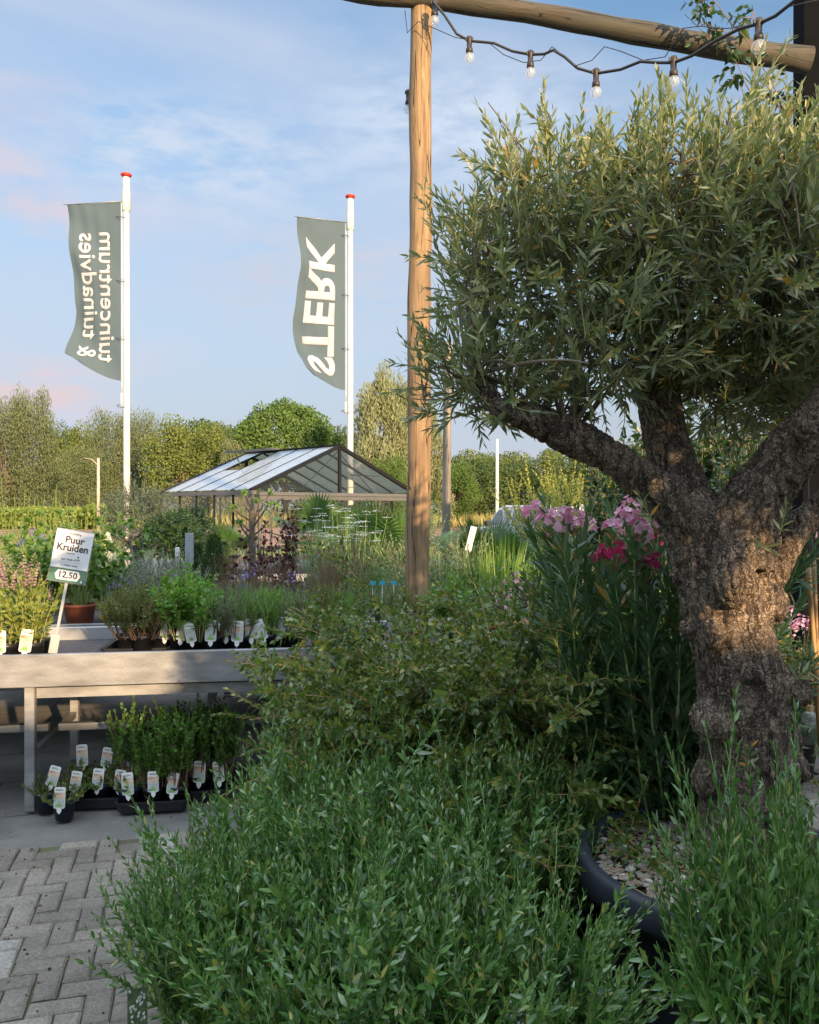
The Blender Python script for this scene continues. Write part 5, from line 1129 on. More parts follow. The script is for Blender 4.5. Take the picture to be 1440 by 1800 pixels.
#SECTION4
# ------------------------------------------------------------------ plants behind: makers
def mk(kind):
    if kind == 'leafy':      # big lobed leaves on long stalks
        LV = Leaves(); ST = Stems(4)
        for k in range(60):
            az = rng.random() * 6.283; pts = curve((math.cos(az) * .04, math.sin(az) * .04, 0), rdir(R(rng.uniform(2, 34)), az), rng.uniform(.25, .80), 7, (math.cos(az) * .4, math.sin(az) * .4, -.2), .1); ST.add(pts, .004, .0015)
            for i in (3, 4, 5, 6):
                for j in range(6): LV.add(pts[i], nrm(pts[6] - pts[5]) + rng.normal(0, .75, 3), rdir(.5), rng.uniform(.05, .085), .045)
        return {'stems': (ST.mesh('s'), M['stem_green']), 'foliage': (LV.mesh('f', hi=True, droop=.3), M['herb_leaf'])}
    if kind == 'weed': return bushy(30, .95, .5, .030, .052, .014, M['meadow_leaf'], M['stem_green'], 14, .5, side=2, hi=False, start=.1, r0=.004)
    if kind == 'spire':      # tall flowering spires
        p = bushy(16, .75, .35, .04, .08, .03, M['herb_leaf'], M['stem_green'], 16, .5, side=1, hi=False, start=.05, r0=.004); LV = Leaves(); ST = Stems(4)
        for k in range(9):
            az = rng.random() * 6.28; pts = curve((rng.normal(0, .1), rng.normal(0, .1), .1), rdir(.12, az), rng.uniform(.9, 1.35), 8, (0, 0, .1), .08); ST.add(pts, .004, .002)
            for s in range(4): leafon(LV, pts[3:], .022, .022, .016, 60, .15, True, .5)
        p['flower_spires'] = (LV.mesh('sp', hi=False), M['yellow_leaf']); p['flower_stems'] = (ST.mesh('st'), M['stem_green']); return p
    if kind == 'silver': return bushy(45, .48, .4, .018, .030, .014, M['silver_leaf'], M['stem_brown'], 42, .5, side=3, hi=False, start=.2)
    if kind == 'purple': return bushy(9, 1.15, .3, .075, .08, .05, M['purple_leaf'], M['stem_brown'], 12, .4, side=3, hi=True, start=.15, droop=.35, r0=.006)
    if kind == 'brown': return bushy(55, .8, .3, .03, .03, .008, M['brown_leaf'], M['stem_brown'], 12, .6, side=1, hi=False, start=.25)
    if kind == 'green': return bushy(40, .65, .4, .03, .05, .02, M['herb_leaf'], M['stem_green'], 28, .5, side=2, hi=False, start=.1)
    if kind == 'greend': return bushy(40, .75, .4, .03, .05, .024, M['dark_leaf'], M['stem_brown'], 28, .5, side=2, hi=False, start=.1)
    if kind == 'lilac':
        p = bushy(40, .40, .35, .02, .03, .008, M['blue_leaf'], M['stem_green'], 32, .5, side=2, hi=False); LV = Leaves(); flowers(LV, np.array([0, 0, .40]), None, 16, .17, .020); p['flowers'] = (LV.mesh('fl', hi=False), M['purple_petal']); return p
    if kind == 'pinkfl':
        p = bushy(40, .40, .35, .02, .035, .012, M['herb_leaf'], M['stem_green'], 32, .5, side=2, hi=False); LV = Leaves(); flowers(LV, np.array([0, 0, .40]), None, 14, .15, .020); p['flowers'] = (LV.mesh('fl', hi=False), M['pink']); return p
    if kind == 'umbel':
        p = bushy(34, 1.0, .4, .05, .06, .008, M['blue_leaf'], M['stem_green'], 20, .5, side=2, hi=False, start=.1); LV = Leaves(); ST = Stems(4)
        for k in range(22):
            az = rng.random() * 6.28; pts = curve((rng.normal(0, .08), rng.normal(0, .08), .2), rdir(.35 * rng.random(), az), rng.uniform(.7, 1.05), 6, (0, 0, .1), .1); ST.add(pts, .003, .002); e = pts[-1]
            for j in range(46):
                a = rng.random() * 6.28; r = .055 * math.sqrt(rng.random()); LV.add(e + np.array([r * math.cos(a), r * math.sin(a), .02 - r * .15]), rng.normal(0, 1, 3) * [1, 1, .2], (0, 0, 1), .013, .012)
        p['umbels'] = (LV.mesh('u', hi=False), M['white_petal']); p['umbel_stems'] = (ST.mesh('us'), M['stem_green']); return p
    if kind == 'conifer':
        LV = Leaves(); ST = Stems(6); ST.add([(0, 0, 0), (0, 0, .6), (0, 0, 1.25)], .02, .004)
        for k in range(900):
            z = rng.uniform(.04, 1.2); r = .26 * (1 - (z / 1.3) ** 1.6) * rng.uniform(.5, 1); a = rng.random() * 6.28; p = np.array([r * math.cos(a), r * math.sin(a), z]); d = np.array([math.cos(a) * .7, math.sin(a) * .7, 1])
            for j in range(6): LV.add(p + rng.normal(0, .015, 3), d + rng.normal(0, .45, 3), (math.cos(a) + rng.normal(0, .5), math.sin(a) + rng.normal(0, .5), .1), .06, .012)
        return {'stem': (ST.mesh('s'), M['stem_brown']), 'foliage': (LV.mesh('f', hi=False), M['conifer'])}
    if kind == 'palm':
        LV = Leaves(); ST = Stems(5); TR = Stems(10); TR.add([(0, 0, 0), (0, 0, .25), (0, 0, .55)], .09, .075)
        for k in range(17):
            az = k * 2.4; tl = R(rng.uniform(12, 82)); L_ = rng.uniform(.45, .7); pts = curve((0, 0, .5), rdir(tl, az), L_, 6, (0, 0, -.15), .03); ST.add(pts, .009, .006)
            e = pts[-1]; ax = nrm(pts[-1] - pts[-2]); sd_ = nrm(np.cross(ax, [0, 0, 1.])); nn = np.cross(sd_, ax)
            for j in range(34):
                th = R(-115 + 230 * j / 33); d = ax * math.cos(th) + sd_ * math.sin(th) + nn * .10; LV.add(e, d, nn + sd_ * .2 * (1 if j % 2 else -1), .52 * (1 - .25 * abs(th) / 2), .030, rng.random())
        return {'trunk': (TR.mesh('t'), M['trunkfar']), 'stalks': (ST.mesh('s'), M['stem_green']), 'fronds': (LV.mesh('f', hi=True, droop=.10, fold=.2, belly=.5), M['palm'])}
    if kind == 'reed':
        LV = Leaves()
        for k in range(150):
            a = rng.random() * 6.28; r = .16 * math.sqrt(rng.random()); LV.add((r * math.cos(a), r * math.sin(a), 0), rdir(rng.uniform(0, .35), a), (math.cos(a * 3), math.sin(a * 3), .1), rng.uniform(.5, 1.0), .018)
        return {'blades': (LV.mesh('b', hi=True, droop=.06), M['reed'])}
    if kind == 'standard':   # small tree on one stem with a dense head
        LV = Leaves(); ST = Stems(6); ST.add(curve((0, 0, 0), (0, 0, 1), .95, 6, (0, 0, 0), .05), .018, .014)
        for k in range(420):
            u = nrm(rng.normal(0, 1, 3)); p = np.array([0, 0, 1.12]) + u * .30 * rng.random() ** .35 * [1.1, 1.1, .85]; pts = curve(p, u + [0, 0, .2], .10, 4, (0, 0, 0), .3); leafon(LV, pts, .018, .055, .022, 55, 0, True, .3)
        for k in range(30): ST.add(curve((0, 0, .9), rdir(1.2), .35, 4), .006, .002)
        return {'trunk': (ST.mesh('s'), M['trunkfar']), 'crown': (LV.mesh('f', hi=False), M['dark_leaf'])}
    if kind == 'minolive':
        LV = Leaves(); ST = Stems(8); ST.add([(0, 0, 0), (.03, 0, .25), (-.03, 0, .5), (.02, 0, .75), (.0, 0, .95)], .085, .06)
        for k in range(12): ST.add(curve((0, 0, .85), rdir(rng.uniform(.2, 1.2)), .5, 6, (0, 0, .2), .2), .03, .006)
        for k in range(620):
            u = nrm(rng.normal(0, 1, 3)); p = np.array([0, 0, 1.32]) + u * rng.random() ** .4 * np.array([.44, .44, .42]); pts = curve(p, u + [0, 0, .5], .16, 5, (0, 0, .1), .3); leafon(LV, pts, .02, .06, .013, 45, .05, True, .4)
        return {'trunk': (ST.mesh('s'), M['trunkfar']), 'crown': (LV.mesh('f', hi=False), M['silver_leaf2'])}
    if kind == 'knobby':
        ST = Stems(8); ST.add([(0, 0, 0), (.01, 0, .6), (0, 0, 1.25)], .028, .022); tf = {}
        for k in range(9):
            az = k * 2.4; pts = curve((0, 0, 1.0 + .03 * k), rdir(1.15, az), rng.uniform(.2, .42), 6, (0, 0, .8), .2); ST.add(pts, .009, .006)
            LV = Leaves()
            for j in range(14): LV.add(pts[-1], rng.normal(0, 1, 3), rng.normal(0, 1, 3), .045, .022)
            tf['leaf_tuft.%d' % k] = (LV.mesh('f', hi=False), M['herb_leaf'])
        return {'trunk': (ST.mesh('s'), M['trunkfar']), **tf}
    if kind == 'bluebush': return bushy(40, .8, .5, .03, .045, .016, M['blue_leaf'], M['stem_brown'], 30, .5, side=2, hi=False, start=.1)
    if kind == 'goldbush': return bushy(46, 1.6, .9, .035, .075, .035, M['gold_leaf'], M['stem_brown'], 28, .4, side=4, hi=False, start=.15, r0=.008)
    if kind == 'bigleaf': return bushy(40, 1.7, .9, .06, .13, .08, M['dark_leaf'], M['stem_brown'], 30, .4, side=3, hi=True, start=.1, r0=.009, droop=.3)
    if kind == 'hydrangea':
        p = bushy(26, .62, .4, .05, .10, .065, M['dark_leaf'], M['stem_brown'], 32, .5, side=1, hi=True, start=.1, droop=.3); LV = Leaves()
        for k in range(5): a = k * 2.4; flowers(LV, np.array([math.cos(a) * .2 * (k / 5) ** .5, math.sin(a) * .2 * (k / 5) ** .5, .60 - .2 * (k / 5)]), None, 34, .05, .011)
        p['flowers'] = (LV.mesh('fl', hi=False), M['pink']); return p
M['meadow_leaf'] = leafmat('meadow_leaf', (.10, .17, .035), (.25, .31, .07), rough=.5, trans=.3)
M['silver_leaf2'] = leafmat('grey_olive_leaf', (.06, .085, .055), (.14, .175, .125), rough=.5, trans=.15)
PK = {}
names = {'leafy': 'leafy_plant', 'weed': 'tall_perennial', 'spire': 'spire_plant', 'silver': 'silver_shrub', 'purple': 'purple_shrub', 'brown': 'dry_grass_plant', 'green': 'green_perennial', 'greend': 'dark_shrub', 'lilac': 'lilac_flower', 'pinkfl': 'pink_flower', 'umbel': 'umbel_plant', 'conifer': 'conifer', 'palm': 'fan_palm', 'reed': 'reed_clump', 'standard': 'standard_tree', 'minolive': 'small_olive_tree', 'knobby': 'pollarded_tree', 'bluebush': 'blue_green_shrub', 'goldbush': 'golden_shrub', 'bigleaf': 'broad_leaved_shrub', 'hydrangea': 'hydrangea'}
cats = {'minolive': 'tree', 'standard': 'tree', 'palm': 'palm', 'conifer': 'conifer', 'knobby': 'tree', 'lilac': 'flowers', 'pinkfl': 'flowers', 'goldbush': 'shrub', 'bigleaf': 'shrub', 'purple': 'shrub', 'silver': 'shrub', 'greend': 'shrub', 'bluebush': 'shrub', 'hydrangea': 'shrub'}
potcol = {'leafy': 'terracotta'}
def put(kind, px, d, ztop, label, zbase=0.0, natural=None, potr=.12, potm='blackplastic'):
    """place a plant whose top reaches world height ztop, standing at zbase"""
    X = (px - 720) * d / F
    H = {'leafy': .72, 'weed': 1.0, 'spire': 1.35, 'silver': .50, 'purple': 1.15, 'brown': .85, 'green': .68, 'greend': .75, 'lilac': .50, 'pinkfl': .50, 'umbel': 1.15, 'conifer': 1.28, 'palm': 1.35, 'reed': .95, 'standard': 1.42, 'minolive': 1.85, 'knobby': 1.45, 'bluebush': .8, 'goldbush': 1.7, 'bigleaf': 1.7, 'hydrangea': .7}[kind] + .17
    s = (ztop - zbase) / H
    if kind not in PK:
        t = thing(names[kind], label, cats.get(kind, 'plant'), (X, d, zbase), rng.random() * 6, sc=s); plant_parts(t, mk(kind))
        for ch in t.children: ch.location.z = .17
        addpot(t, potr, .19, M[potcol.get(kind, potm)]); PK[kind] = t; return t
    t = dup(PK[kind], (X, d, zbase), rng.random() * 6, label, s)
    return t
def zy(py, d): return CAMH + (HOR - py) * d / F
TB = .705
# second table
put('leafy', 140, 5.45, zy(905, 5.45), 'big leafy green plant in a terracotta pot on the second table', TB)
put('leafy', 70, 5.6, zy(930, 5.6), 'big leafy green plant left of the terracotta potted one', TB)
put('leafy', 190, 5.9, zy(1000, 5.9), 'smaller leafy green plant right of the terracotta potted one', TB)
put('silver', 232, 5.8, zy(985, 5.8), 'silvery small leaved shrub behind the feathery herbs, left one', TB)
put('silver', 285, 5.9, zy(962, 5.9), 'silvery small leaved shrub left of the grey sign board', TB)
put('silver', 262, 6.2, zy(950, 6.2), 'silvery small leaved shrub below the little grey olive tree', TB)
put('lilac', 208, 5.3, zy(1020, 5.3), 'violet flowering plant between terracotta pot and feathery herbs', TB)
put('lilac', 440, 5.4, zy(1000, 5.4), 'violet flowering plant below the purple leaved shrub', TB)
put('lilac', 515, 5.5, zy(1010, 5.5), 'violet flowering plant right of the purple leaved shrub', TB)
for i, (px, d, py) in enumerate(((400, 5.9, 1000), (440, 6.0, 985), (480, 5.6, 975), (530, 5.9, 985), (570, 5.7, 980), (612, 5.6, 930), (585, 6.1, 960))):
    put('brown', px, d, zy(py, d), 'clump of thin brown dry stems on the second table, %s from the left' % ordn[i], TB)
put('green', 360, 5.7, zy(1025, 5.7), 'fresh green perennial behind the lime green herbs', TB)
put('green', 640, 5.8, zy(990, 5.8), 'fresh green perennial left of the pergola post', TB)
put('umbel', 565, 6.6, zy(905, 6.6), 'white flowered umbel plant before the greenhouse door, left one', TB - .3)
put('umbel', 640, 6.4, zy(915, 6.4), 'white flowered umbel plant before the greenhouse door, right one', TB - .3)
put('umbel', 605, 7.2, zy(908, 7.2), 'white flowered umbel plant standing behind the other two', TB - .3)
put('purple', 470, 6.6, zy(890, 6.6), 'dark purple leaved shrub in front of the greenhouse door, left one', .1)
put('purple', 505, 6.9, zy(878, 6.9), 'dark purple leaved shrub in front of the greenhouse door, right one', .1)
put('knobby', 443, 7.2, zy(855, 7.2), 'small pollarded tree with knobby branches at the greenhouse corner', 0)
put('conifer', 375, 8.0, zy(930, 8.0), 'dense green conifer in front of the greenhouse side wall, right one', 0)
put('conifer', 345, 8.4, zy(945, 8.4), 'dense green conifer half hidden by the grey sign board', 0)
put('conifer', 395, 9.0, zy(945, 9.0), 'short dense conifer right of the taller two', 0)
put('brown', 425, 7.0, zy(935, 7.0), 'tall brown stemmed plant right of the conifers', .2)
put('standard', 305, 9.5, zy(900, 9.5), 'dark leaved standard tree by the greenhouse back corner, front one', 0)
put('standard', 330, 11, zy(892, 11), 'dark leaved standard tree behind its neighbour beside the greenhouse', 0)
put('standard', 292, 12, zy(905, 12), 'dark leaved standard tree between small olive and greenhouse', 0)
put('minolive', 243, 10.5, zy(845, 10.5), 'small grey leaved olive tree standing below the left flagpole', 0)
# left weeds and spires
SP = ['at the left picture edge', 'a little in from the left edge', 'above the violet bloom', 'behind the price sign', 'right of the price sign', 'nearest the red field', 'far left and low', 'between two yellow spires']
for i, (px, d, py) in enumerate(((15, 7.5, 868), (60, 8, 880), (30, 9.5, 850), (100, 9, 870), (130, 9.5, 872), (158, 9, 910), (-20, 7, 900), (75, 10.5, 858))):
    put('spire', px, d, zy(py, d), 'tall plant with yellow green flower spires ' + SP[i], 0)
for i, (px, d, py) in enumerate(((0, 6.3, 960), (40, 6.4, 925), (95, 6.6, 900), (135, 6.9, 925), (160, 6.6, 985), (-30, 6.2, 950), (20, 7.4, 905), (62, 6.9, 930), (118, 7.6, 900))):
    put('weed', px, d, zy(py, d), 'tall bushy perennial in the left thicket, ' + ['low at the edge', 'left of the price sign', 'straight behind the price sign', 'right behind the price sign', 'beside the leafy terracotta plant', 'cut by the left edge', 'second row at left', 'second row before the sign', 'rearmost of the thicket'][i], .2)
put('lilac', 60, 6.2, zy(940, 6.2), 'dark violet bloom rising left above the price sign', .5)
# right of the post
put('palm', 690, 9.5, zy(885, 9.5), 'fan palm with broad fronds left of the pergola post', 0)
put('palm', 560, 14.5, zy(880, 14.5), 'fan palm just outside the greenhouse door', 0)
put('palm', 855, 10.5, zy(915, 10.5), 'fan palm with dark spiky fronds right of the white leaning sign', 0)
put('palm', 880, 11.5, zy(935, 11.5), 'fan palm low before the parked car', 0)
put('palm', 400, 16.5, zy(925, 16.5), 'fan palm outside the greenhouse side glass', 0)
BL = ['left', 'middle', 'right', 'rear']
for i, (px, d, py) in enumerate(((770, 6.6, 950), (800, 7.4, 965), (745, 7.6, 930), (782, 8.6, 918))):
    put('bluebush', px, d, zy(py, d), 'blue green shrub just right of the pergola post, %s one' % BL[i], 0)
RP = ['nearest the white leaning sign', 'left of the iris blades', 'right of the iris blades', 'in front of the car', 'under the low fan palm']
for i, (px, d, py) in enumerate(((850, 7.6, 965), (895, 7, 985), (940, 7.4, 990), (975, 8.5, 990), (915, 9.3, 985))):
    put('green', px, d, zy(py, d), 'leafy green perennial right of the post, ' + RP[i], 0)
for i, (px, d, py) in enumerate(((875, 6.6, 925), (830, 6.9, 955), (905, 7.6, 945))):
    put('reed', px, d, zy(py, d), 'clump of upright iris like blades, ' + ['tallest one right of the sign', 'left one below the white sign', 'right one before the low palm'][i], .3)
put('pinkfl', 905, 5.4, zy(1005, 5.4), 'small pink flowering plant left of the oleander', .35)
put('pinkfl', 895, 4.9, zy(1030, 4.9), 'small pink flowering plant just in front of its twin', .35)
put('silver', 830, 5.6, zy(1010, 5.6), 'silvery shrub right of the pergola post', .3)
put('green', 780, 5.9, zy(1000, 5.9), 'leafy green perennial at the foot of the pergola post, right side', .2)
put('greend', 850, 5.2, zy(1035, 5.2), 'dark leaved shrub behind the arching bush, left one', .1)
put('greend', 800, 4.9, zy(1050, 4.9), 'dark leaved shrub behind the arching bush, nearest the post', .1)
put('green', 930, 5.7, zy(1010, 5.7), 'leafy green perennial behind the terracotta planter', .1)
put('bluebush', 960, 6.2, zy(1000, 6.2), 'blue green shrub behind the pink oleander', .0)
put('goldbush', 1000, 15.5, zy(800, 15.5), 'golden yellow sunlit shrub behind the parked car', 0)
put('goldbush', 1035, 18, zy(845, 18), 'lower golden shrub right of the taller one', 0)
for i, (px, d, py) in enumerate(((1105, 12.5, 835), (1130, 12, 812), (1105, 14.5, 850), (1420, 9.5, 760), (1240, 12, 700), (1330, 11, 690), (1180, 13, 720))):
    put('bigleaf', px, d, zy(py, d), 'dark broad leaved shrub ' + ['left of the olive limb below it', 'behind the pink flowers', 'low between two larger ones', 'at the right edge by the veranda', 'seen through the olive fork, tall one', 'seen through the olive fork, right one', 'seen behind the upright olive limb'][i], 0)
put('greend', 1040, 5.5, zy(960, 5.5), 'dark shrub right behind the salmon oleander', 0)
put('greend', 1120, 5.2, zy(935, 5.2), 'dark shrub behind the olive trunk, left side', 0)
put('greend', 1385, 5.1, zy(1090, 5.1), 'dark shrub low behind the olive trunk, right side', 0)
put('hydrangea', 1392, 4.6, zy(1045, 4.6), 'pink hydrangea in front of the black column', 0)
for i, (px, d, py) in enumerate(((600, 17.5, 905), (655, 16.5, 900), (700, 16, 905), (560, 19.5, 890), (640, 19.5, 885), (690, 20.5, 880))):
    put('greend', px, d, zy(py, d), 'dark green shrub ' + ['just before the greenhouse door', 'right of the greenhouse door', 'behind the pergola post by the greenhouse', 'inside the greenhouse at left', 'inside the greenhouse in the middle', 'inside the greenhouse at right'][i], 0)
# planter boxes
t = thing('terracotta_planter', 'long terracotta coloured planter half hidden left of the oleander', 'planter', (float(P(918, 0, 5.0)[0]), 5.0, .0), R(8))
zt_ = zy(1092, 5.0); zb_ = zy(1135, 5.0)
Geo().box((-.20, -.09, zb_), (.20, .09, zt_ - .03)).build('body', M['terracotta'], t, .008); Geo().box((-.215, -.105, zt_ - .028), (.215, .105, zt_)).build('rim', M['terracotta'], t, .006)
o = Geo().box((-.6, -.16, zb_ - .035), (.45, .2, zb_ - .003)).build('bench_board', M['grey_wood']); o.location = t.location; tag(o, 'low wooden board carrying the terracotta planter', 'shelf')
g = Geo(); [g.box((x - .03, -.14, 0), (x + .03, .18, zb_ - .038)) for x in (-.5, .35)]; g.build('shelf_legs', M['grey_wood'], o)
t = thing('blue_pot', 'cobalt blue square pot left of the oleander below the terracotta planter', 'pot', (float(P(955, 0, 4.3)[0]), 4.3, .42), R(20))
Geo().add([(-.055, -.055, 0), (.055, -.055, 0), (.055, .055, 0), (-.055, .055, 0), (-.07, -.07, .17), (.07, -.07, .17), (.07, .07, .17), (-.07, .07, .17), (-.06, -.06, .165), (.06, -.06, .165), (.06, .06, .165), (-.06, .06, .165), (-.055, -.055, .05), (.055, -.055, .05), (.055, .055, .05), (-.055, .055, .05)], [(3, 2, 1, 0), (0, 1, 5, 4), (1, 2, 6, 5), (2, 3, 7, 6), (3, 0, 4, 7), (4, 5, 9, 8), (5, 6, 10, 9), (6, 7, 11, 10), (7, 4, 8, 11), (8, 9, 13, 12), (9, 10, 14, 13), (10, 11, 15, 14), (11, 8, 12, 15), (12, 13, 14, 15)]).build('body', M['cobalt'], t)
Geo().box((-.074, -.074, .155), (.074, -.0705, .172)).build('lip', M['cobalt'], t)
o = Geo().box((-.2, -.15, 0), (.2, .15, .417)).build('crate', M['blackplastic']); o.location = (float(P(955, 0, 4.3)[0]), 4.3, 0); tag(o, 'black plastic crate under the cobalt blue pot', 'crate')
# small blue labels on the second table
for i, px in enumerate((655, 672, 692)):
    p_ = P(px, 1028, 5.6); t = thing('blue_label', 'small bright blue plant label left of the pergola post, %s of three' % ordn[i], 'label', tuple(p_), group='blue plant labels')
    Geo().box((-.020, 0, 0), (.020, .002, .026)).build('card', M['label_blue'], t); Geo().box((-.003, .003, -.25), (.003, .005, .02)).build('stick', M['label_white'], t)
# climber at the top right column
t = thing('climbing_plant', 'leafy climber hanging from the black column and log beam at the top right', 'climber', tuple(P(1415, 330, 5.6))); o0 = P(1415, 330, 5.6)
LV = Leaves(); ST = Stems(4)
for path in (((1420, 340), (1380, 200), (1330, 130), (1270, 80), (1195, 30)), ((1420, 330), (1400, 250), (1340, 120), (1260, 10), (1240, -30)), ((1420, 300), (1370, 240), (1320, 190), (1285, 130)), ((1420, 380), (1400, 330), (1360, 300), (1330, 310)), ((1410, 200), (1360, 180), (1310, 150), (1290, 100)), ((1415, 420), (1400, 390), (1375, 360), (1350, 365)), ((1330, 20), (1290, 60), (1240, 50), (1215, 20))):
    c = np.array([P(x, y, 5.45 + rng.uniform(-.15, .1)) - o0 for x, y in path]); s = np.linspace(0, len(c) - 1, 14); pts = np.stack([np.interp(s, range(len(c)), c[:, i]) for i in range(3)], 1) + rng.normal(0, .012, (14, 3)); ST.add(pts, .005, .002)
    for k in range(13):
        if rng.random() < .75:
            q = curve(pts[k], rdir(rng.uniform(.5, 2.2)), rng.uniform(.08, .22), 5, (0, 0, -.3), .2); ST.add(q, .002, .001); leafon(LV, q, .038, .062, .036, 65, .1, True, .2)
link('stems', ST.mesh('s'), M['stem_brown'], t); link('foliage', LV.mesh('f', hi=True, droop=.35), M['dark_leaf'], t)

# ------------------------------------------------------------------ far trees
def treemesh(kind):
    LV = Leaves(); TR = Stems(8); lob = []
    if kind == 'willow':
        for k in range(60): a = rng.random() * 6.28; z = rng.uniform(.10, .93); r = (.46 * math.sin(math.pi * min(z * .8 + .16, 1)) ** .7) * rng.uniform(.35, 1); lob.append((r * math.cos(a), r * math.sin(a), z, rng.uniform(.08, .15), 1.9))
    elif kind == 'round':
        for k in range(130): u = nrm(rng.normal(0, 1, 3)); u[2] = abs(u[2]) * 1.0 - .3; u = nrm(u); lob.append((u[0] * .40, u[1] * .40, .50 + u[2] * .41, rng.uniform(.06, .09), .9))
    elif kind == 'spiky':
        for k in range(44): a = rng.random() * 6.28; z = rng.uniform(.1, .97); r = .34 * (1 - z) ** .6 * rng.uniform(.3, 1.1) + .02; lob.append((r * math.cos(a), r * math.sin(a), z, rng.uniform(.05, .10), 1.6))
    elif kind == 'open':
        for k in range(85): u = nrm(rng.normal(0, 1, 3)); q = rng.random() ** .5; lob.append((u[0] * .42 * q, u[1] * .42 * q, .58 + u[2] * .34 * q, rng.uniform(.07, .13), .75))
    else:
        for k in range(75): u = nrm(rng.normal(0, 1, 3)); q = rng.random() ** .35; lob.append((u[0] * .45 * q, u[1] * .45 * q, .54 + u[2] * .42 * q, rng.uniform(.08, .15), .95))
    n = 20000 if kind == 'round' else 16000; tot = sum(l[3] ** 2 for l in lob)
    for (x, y, z, r, sz) in lob:
        k = int(n * r * r / tot); u = nrm(rng.normal(0, 1, (k, 3))); q = rng.random(k)[:, None] ** .3; p = np.array([x, y, z]) + u * q * r * [1, 1, sz]
        p[:, 2] = np.maximum(p[:, 2], .04); d = rng.normal(0, .6, (k, 3)) + u * .5
        if kind in ('willow', 'spiky'): d[:, 2] += 1.3 if kind == 'spiky' else .8; d[:, 0] += (.6 if kind == 'spiky' else 0)
        LV.add(p, d, u + rng.normal(0, .45, (k, 3)), rng.uniform(.016, .034, k) * (1.3 if kind in ('willow', 'spiky') else 1), (.010 if kind in ('willow', 'spiky') else .018))
    if kind == 'round':
        k = 7000; u = nrm(rng.normal(0, 1, (k, 3))); u[:, 2] = np.where(u[:, 2] < -.4, -u[:, 2], u[:, 2]); p = np.array([0, 0, .52]) + u * (rng.uniform(.86, .98, (k, 1)) + .10 * np.sin(u[:, :1] * 7 + u[:, 2:] * 9) * np.cos(u[:, 1:2] * 8)) * [.45, .45, .47]; LV.add(p, rng.normal(0, .6, (k, 3)) + u * .4, u + rng.normal(0, .45, (k, 3)), rng.uniform(.016, .03, k), .017)
    TR.add([(0, 0, -.01), (.005, 0, .2), (0, 0, .5), (0, 0, .7)], .028, .008)
    for k in range(14): l = lob[rng.integers(len(lob))]; b = np.array([0, 0, rng.uniform(.15, .5)]); e = np.array(l[:3]); TR.add([b, b * .5 + e * .5 + [0, 0, .03], e], .010, .003)
    return TR.mesh('trunk'), LV.mesh('crown', hi=False, droop=0, fold=0)
TM = {}
def tree(kind, mat, px, d, ytop, wpx, label):
    key = (kind, mat)
    if kind not in TM: TM[kind] = treemesh(kind)
    X = (px - 720) * d / F; h = zy(ytop, d); wd = wpx * d / F / (.92 if kind not in ('spiky',) else .62); ck = None
    wd *= 1.3
    t = thing('tree', label, 'tree', (X, d, 0), rng.random() * 6.28, 'trees on the far side of the fields', (wd * .9, wd * 1.05, h * 1.03))
    o = link('trunk', TM[kind][0], None, t); 
    if not TM[kind][0].materials: TM[kind][0].materials.append(M['trunkfar'])
    o = link('crown', TM[kind][1], None, t)
    if not TM[kind][1].materials: TM[kind][1].materials.append(M[mat])
    o.material_slots[0].link = 'OBJECT'; o.material_slots[0].material = M[mat]
    return t
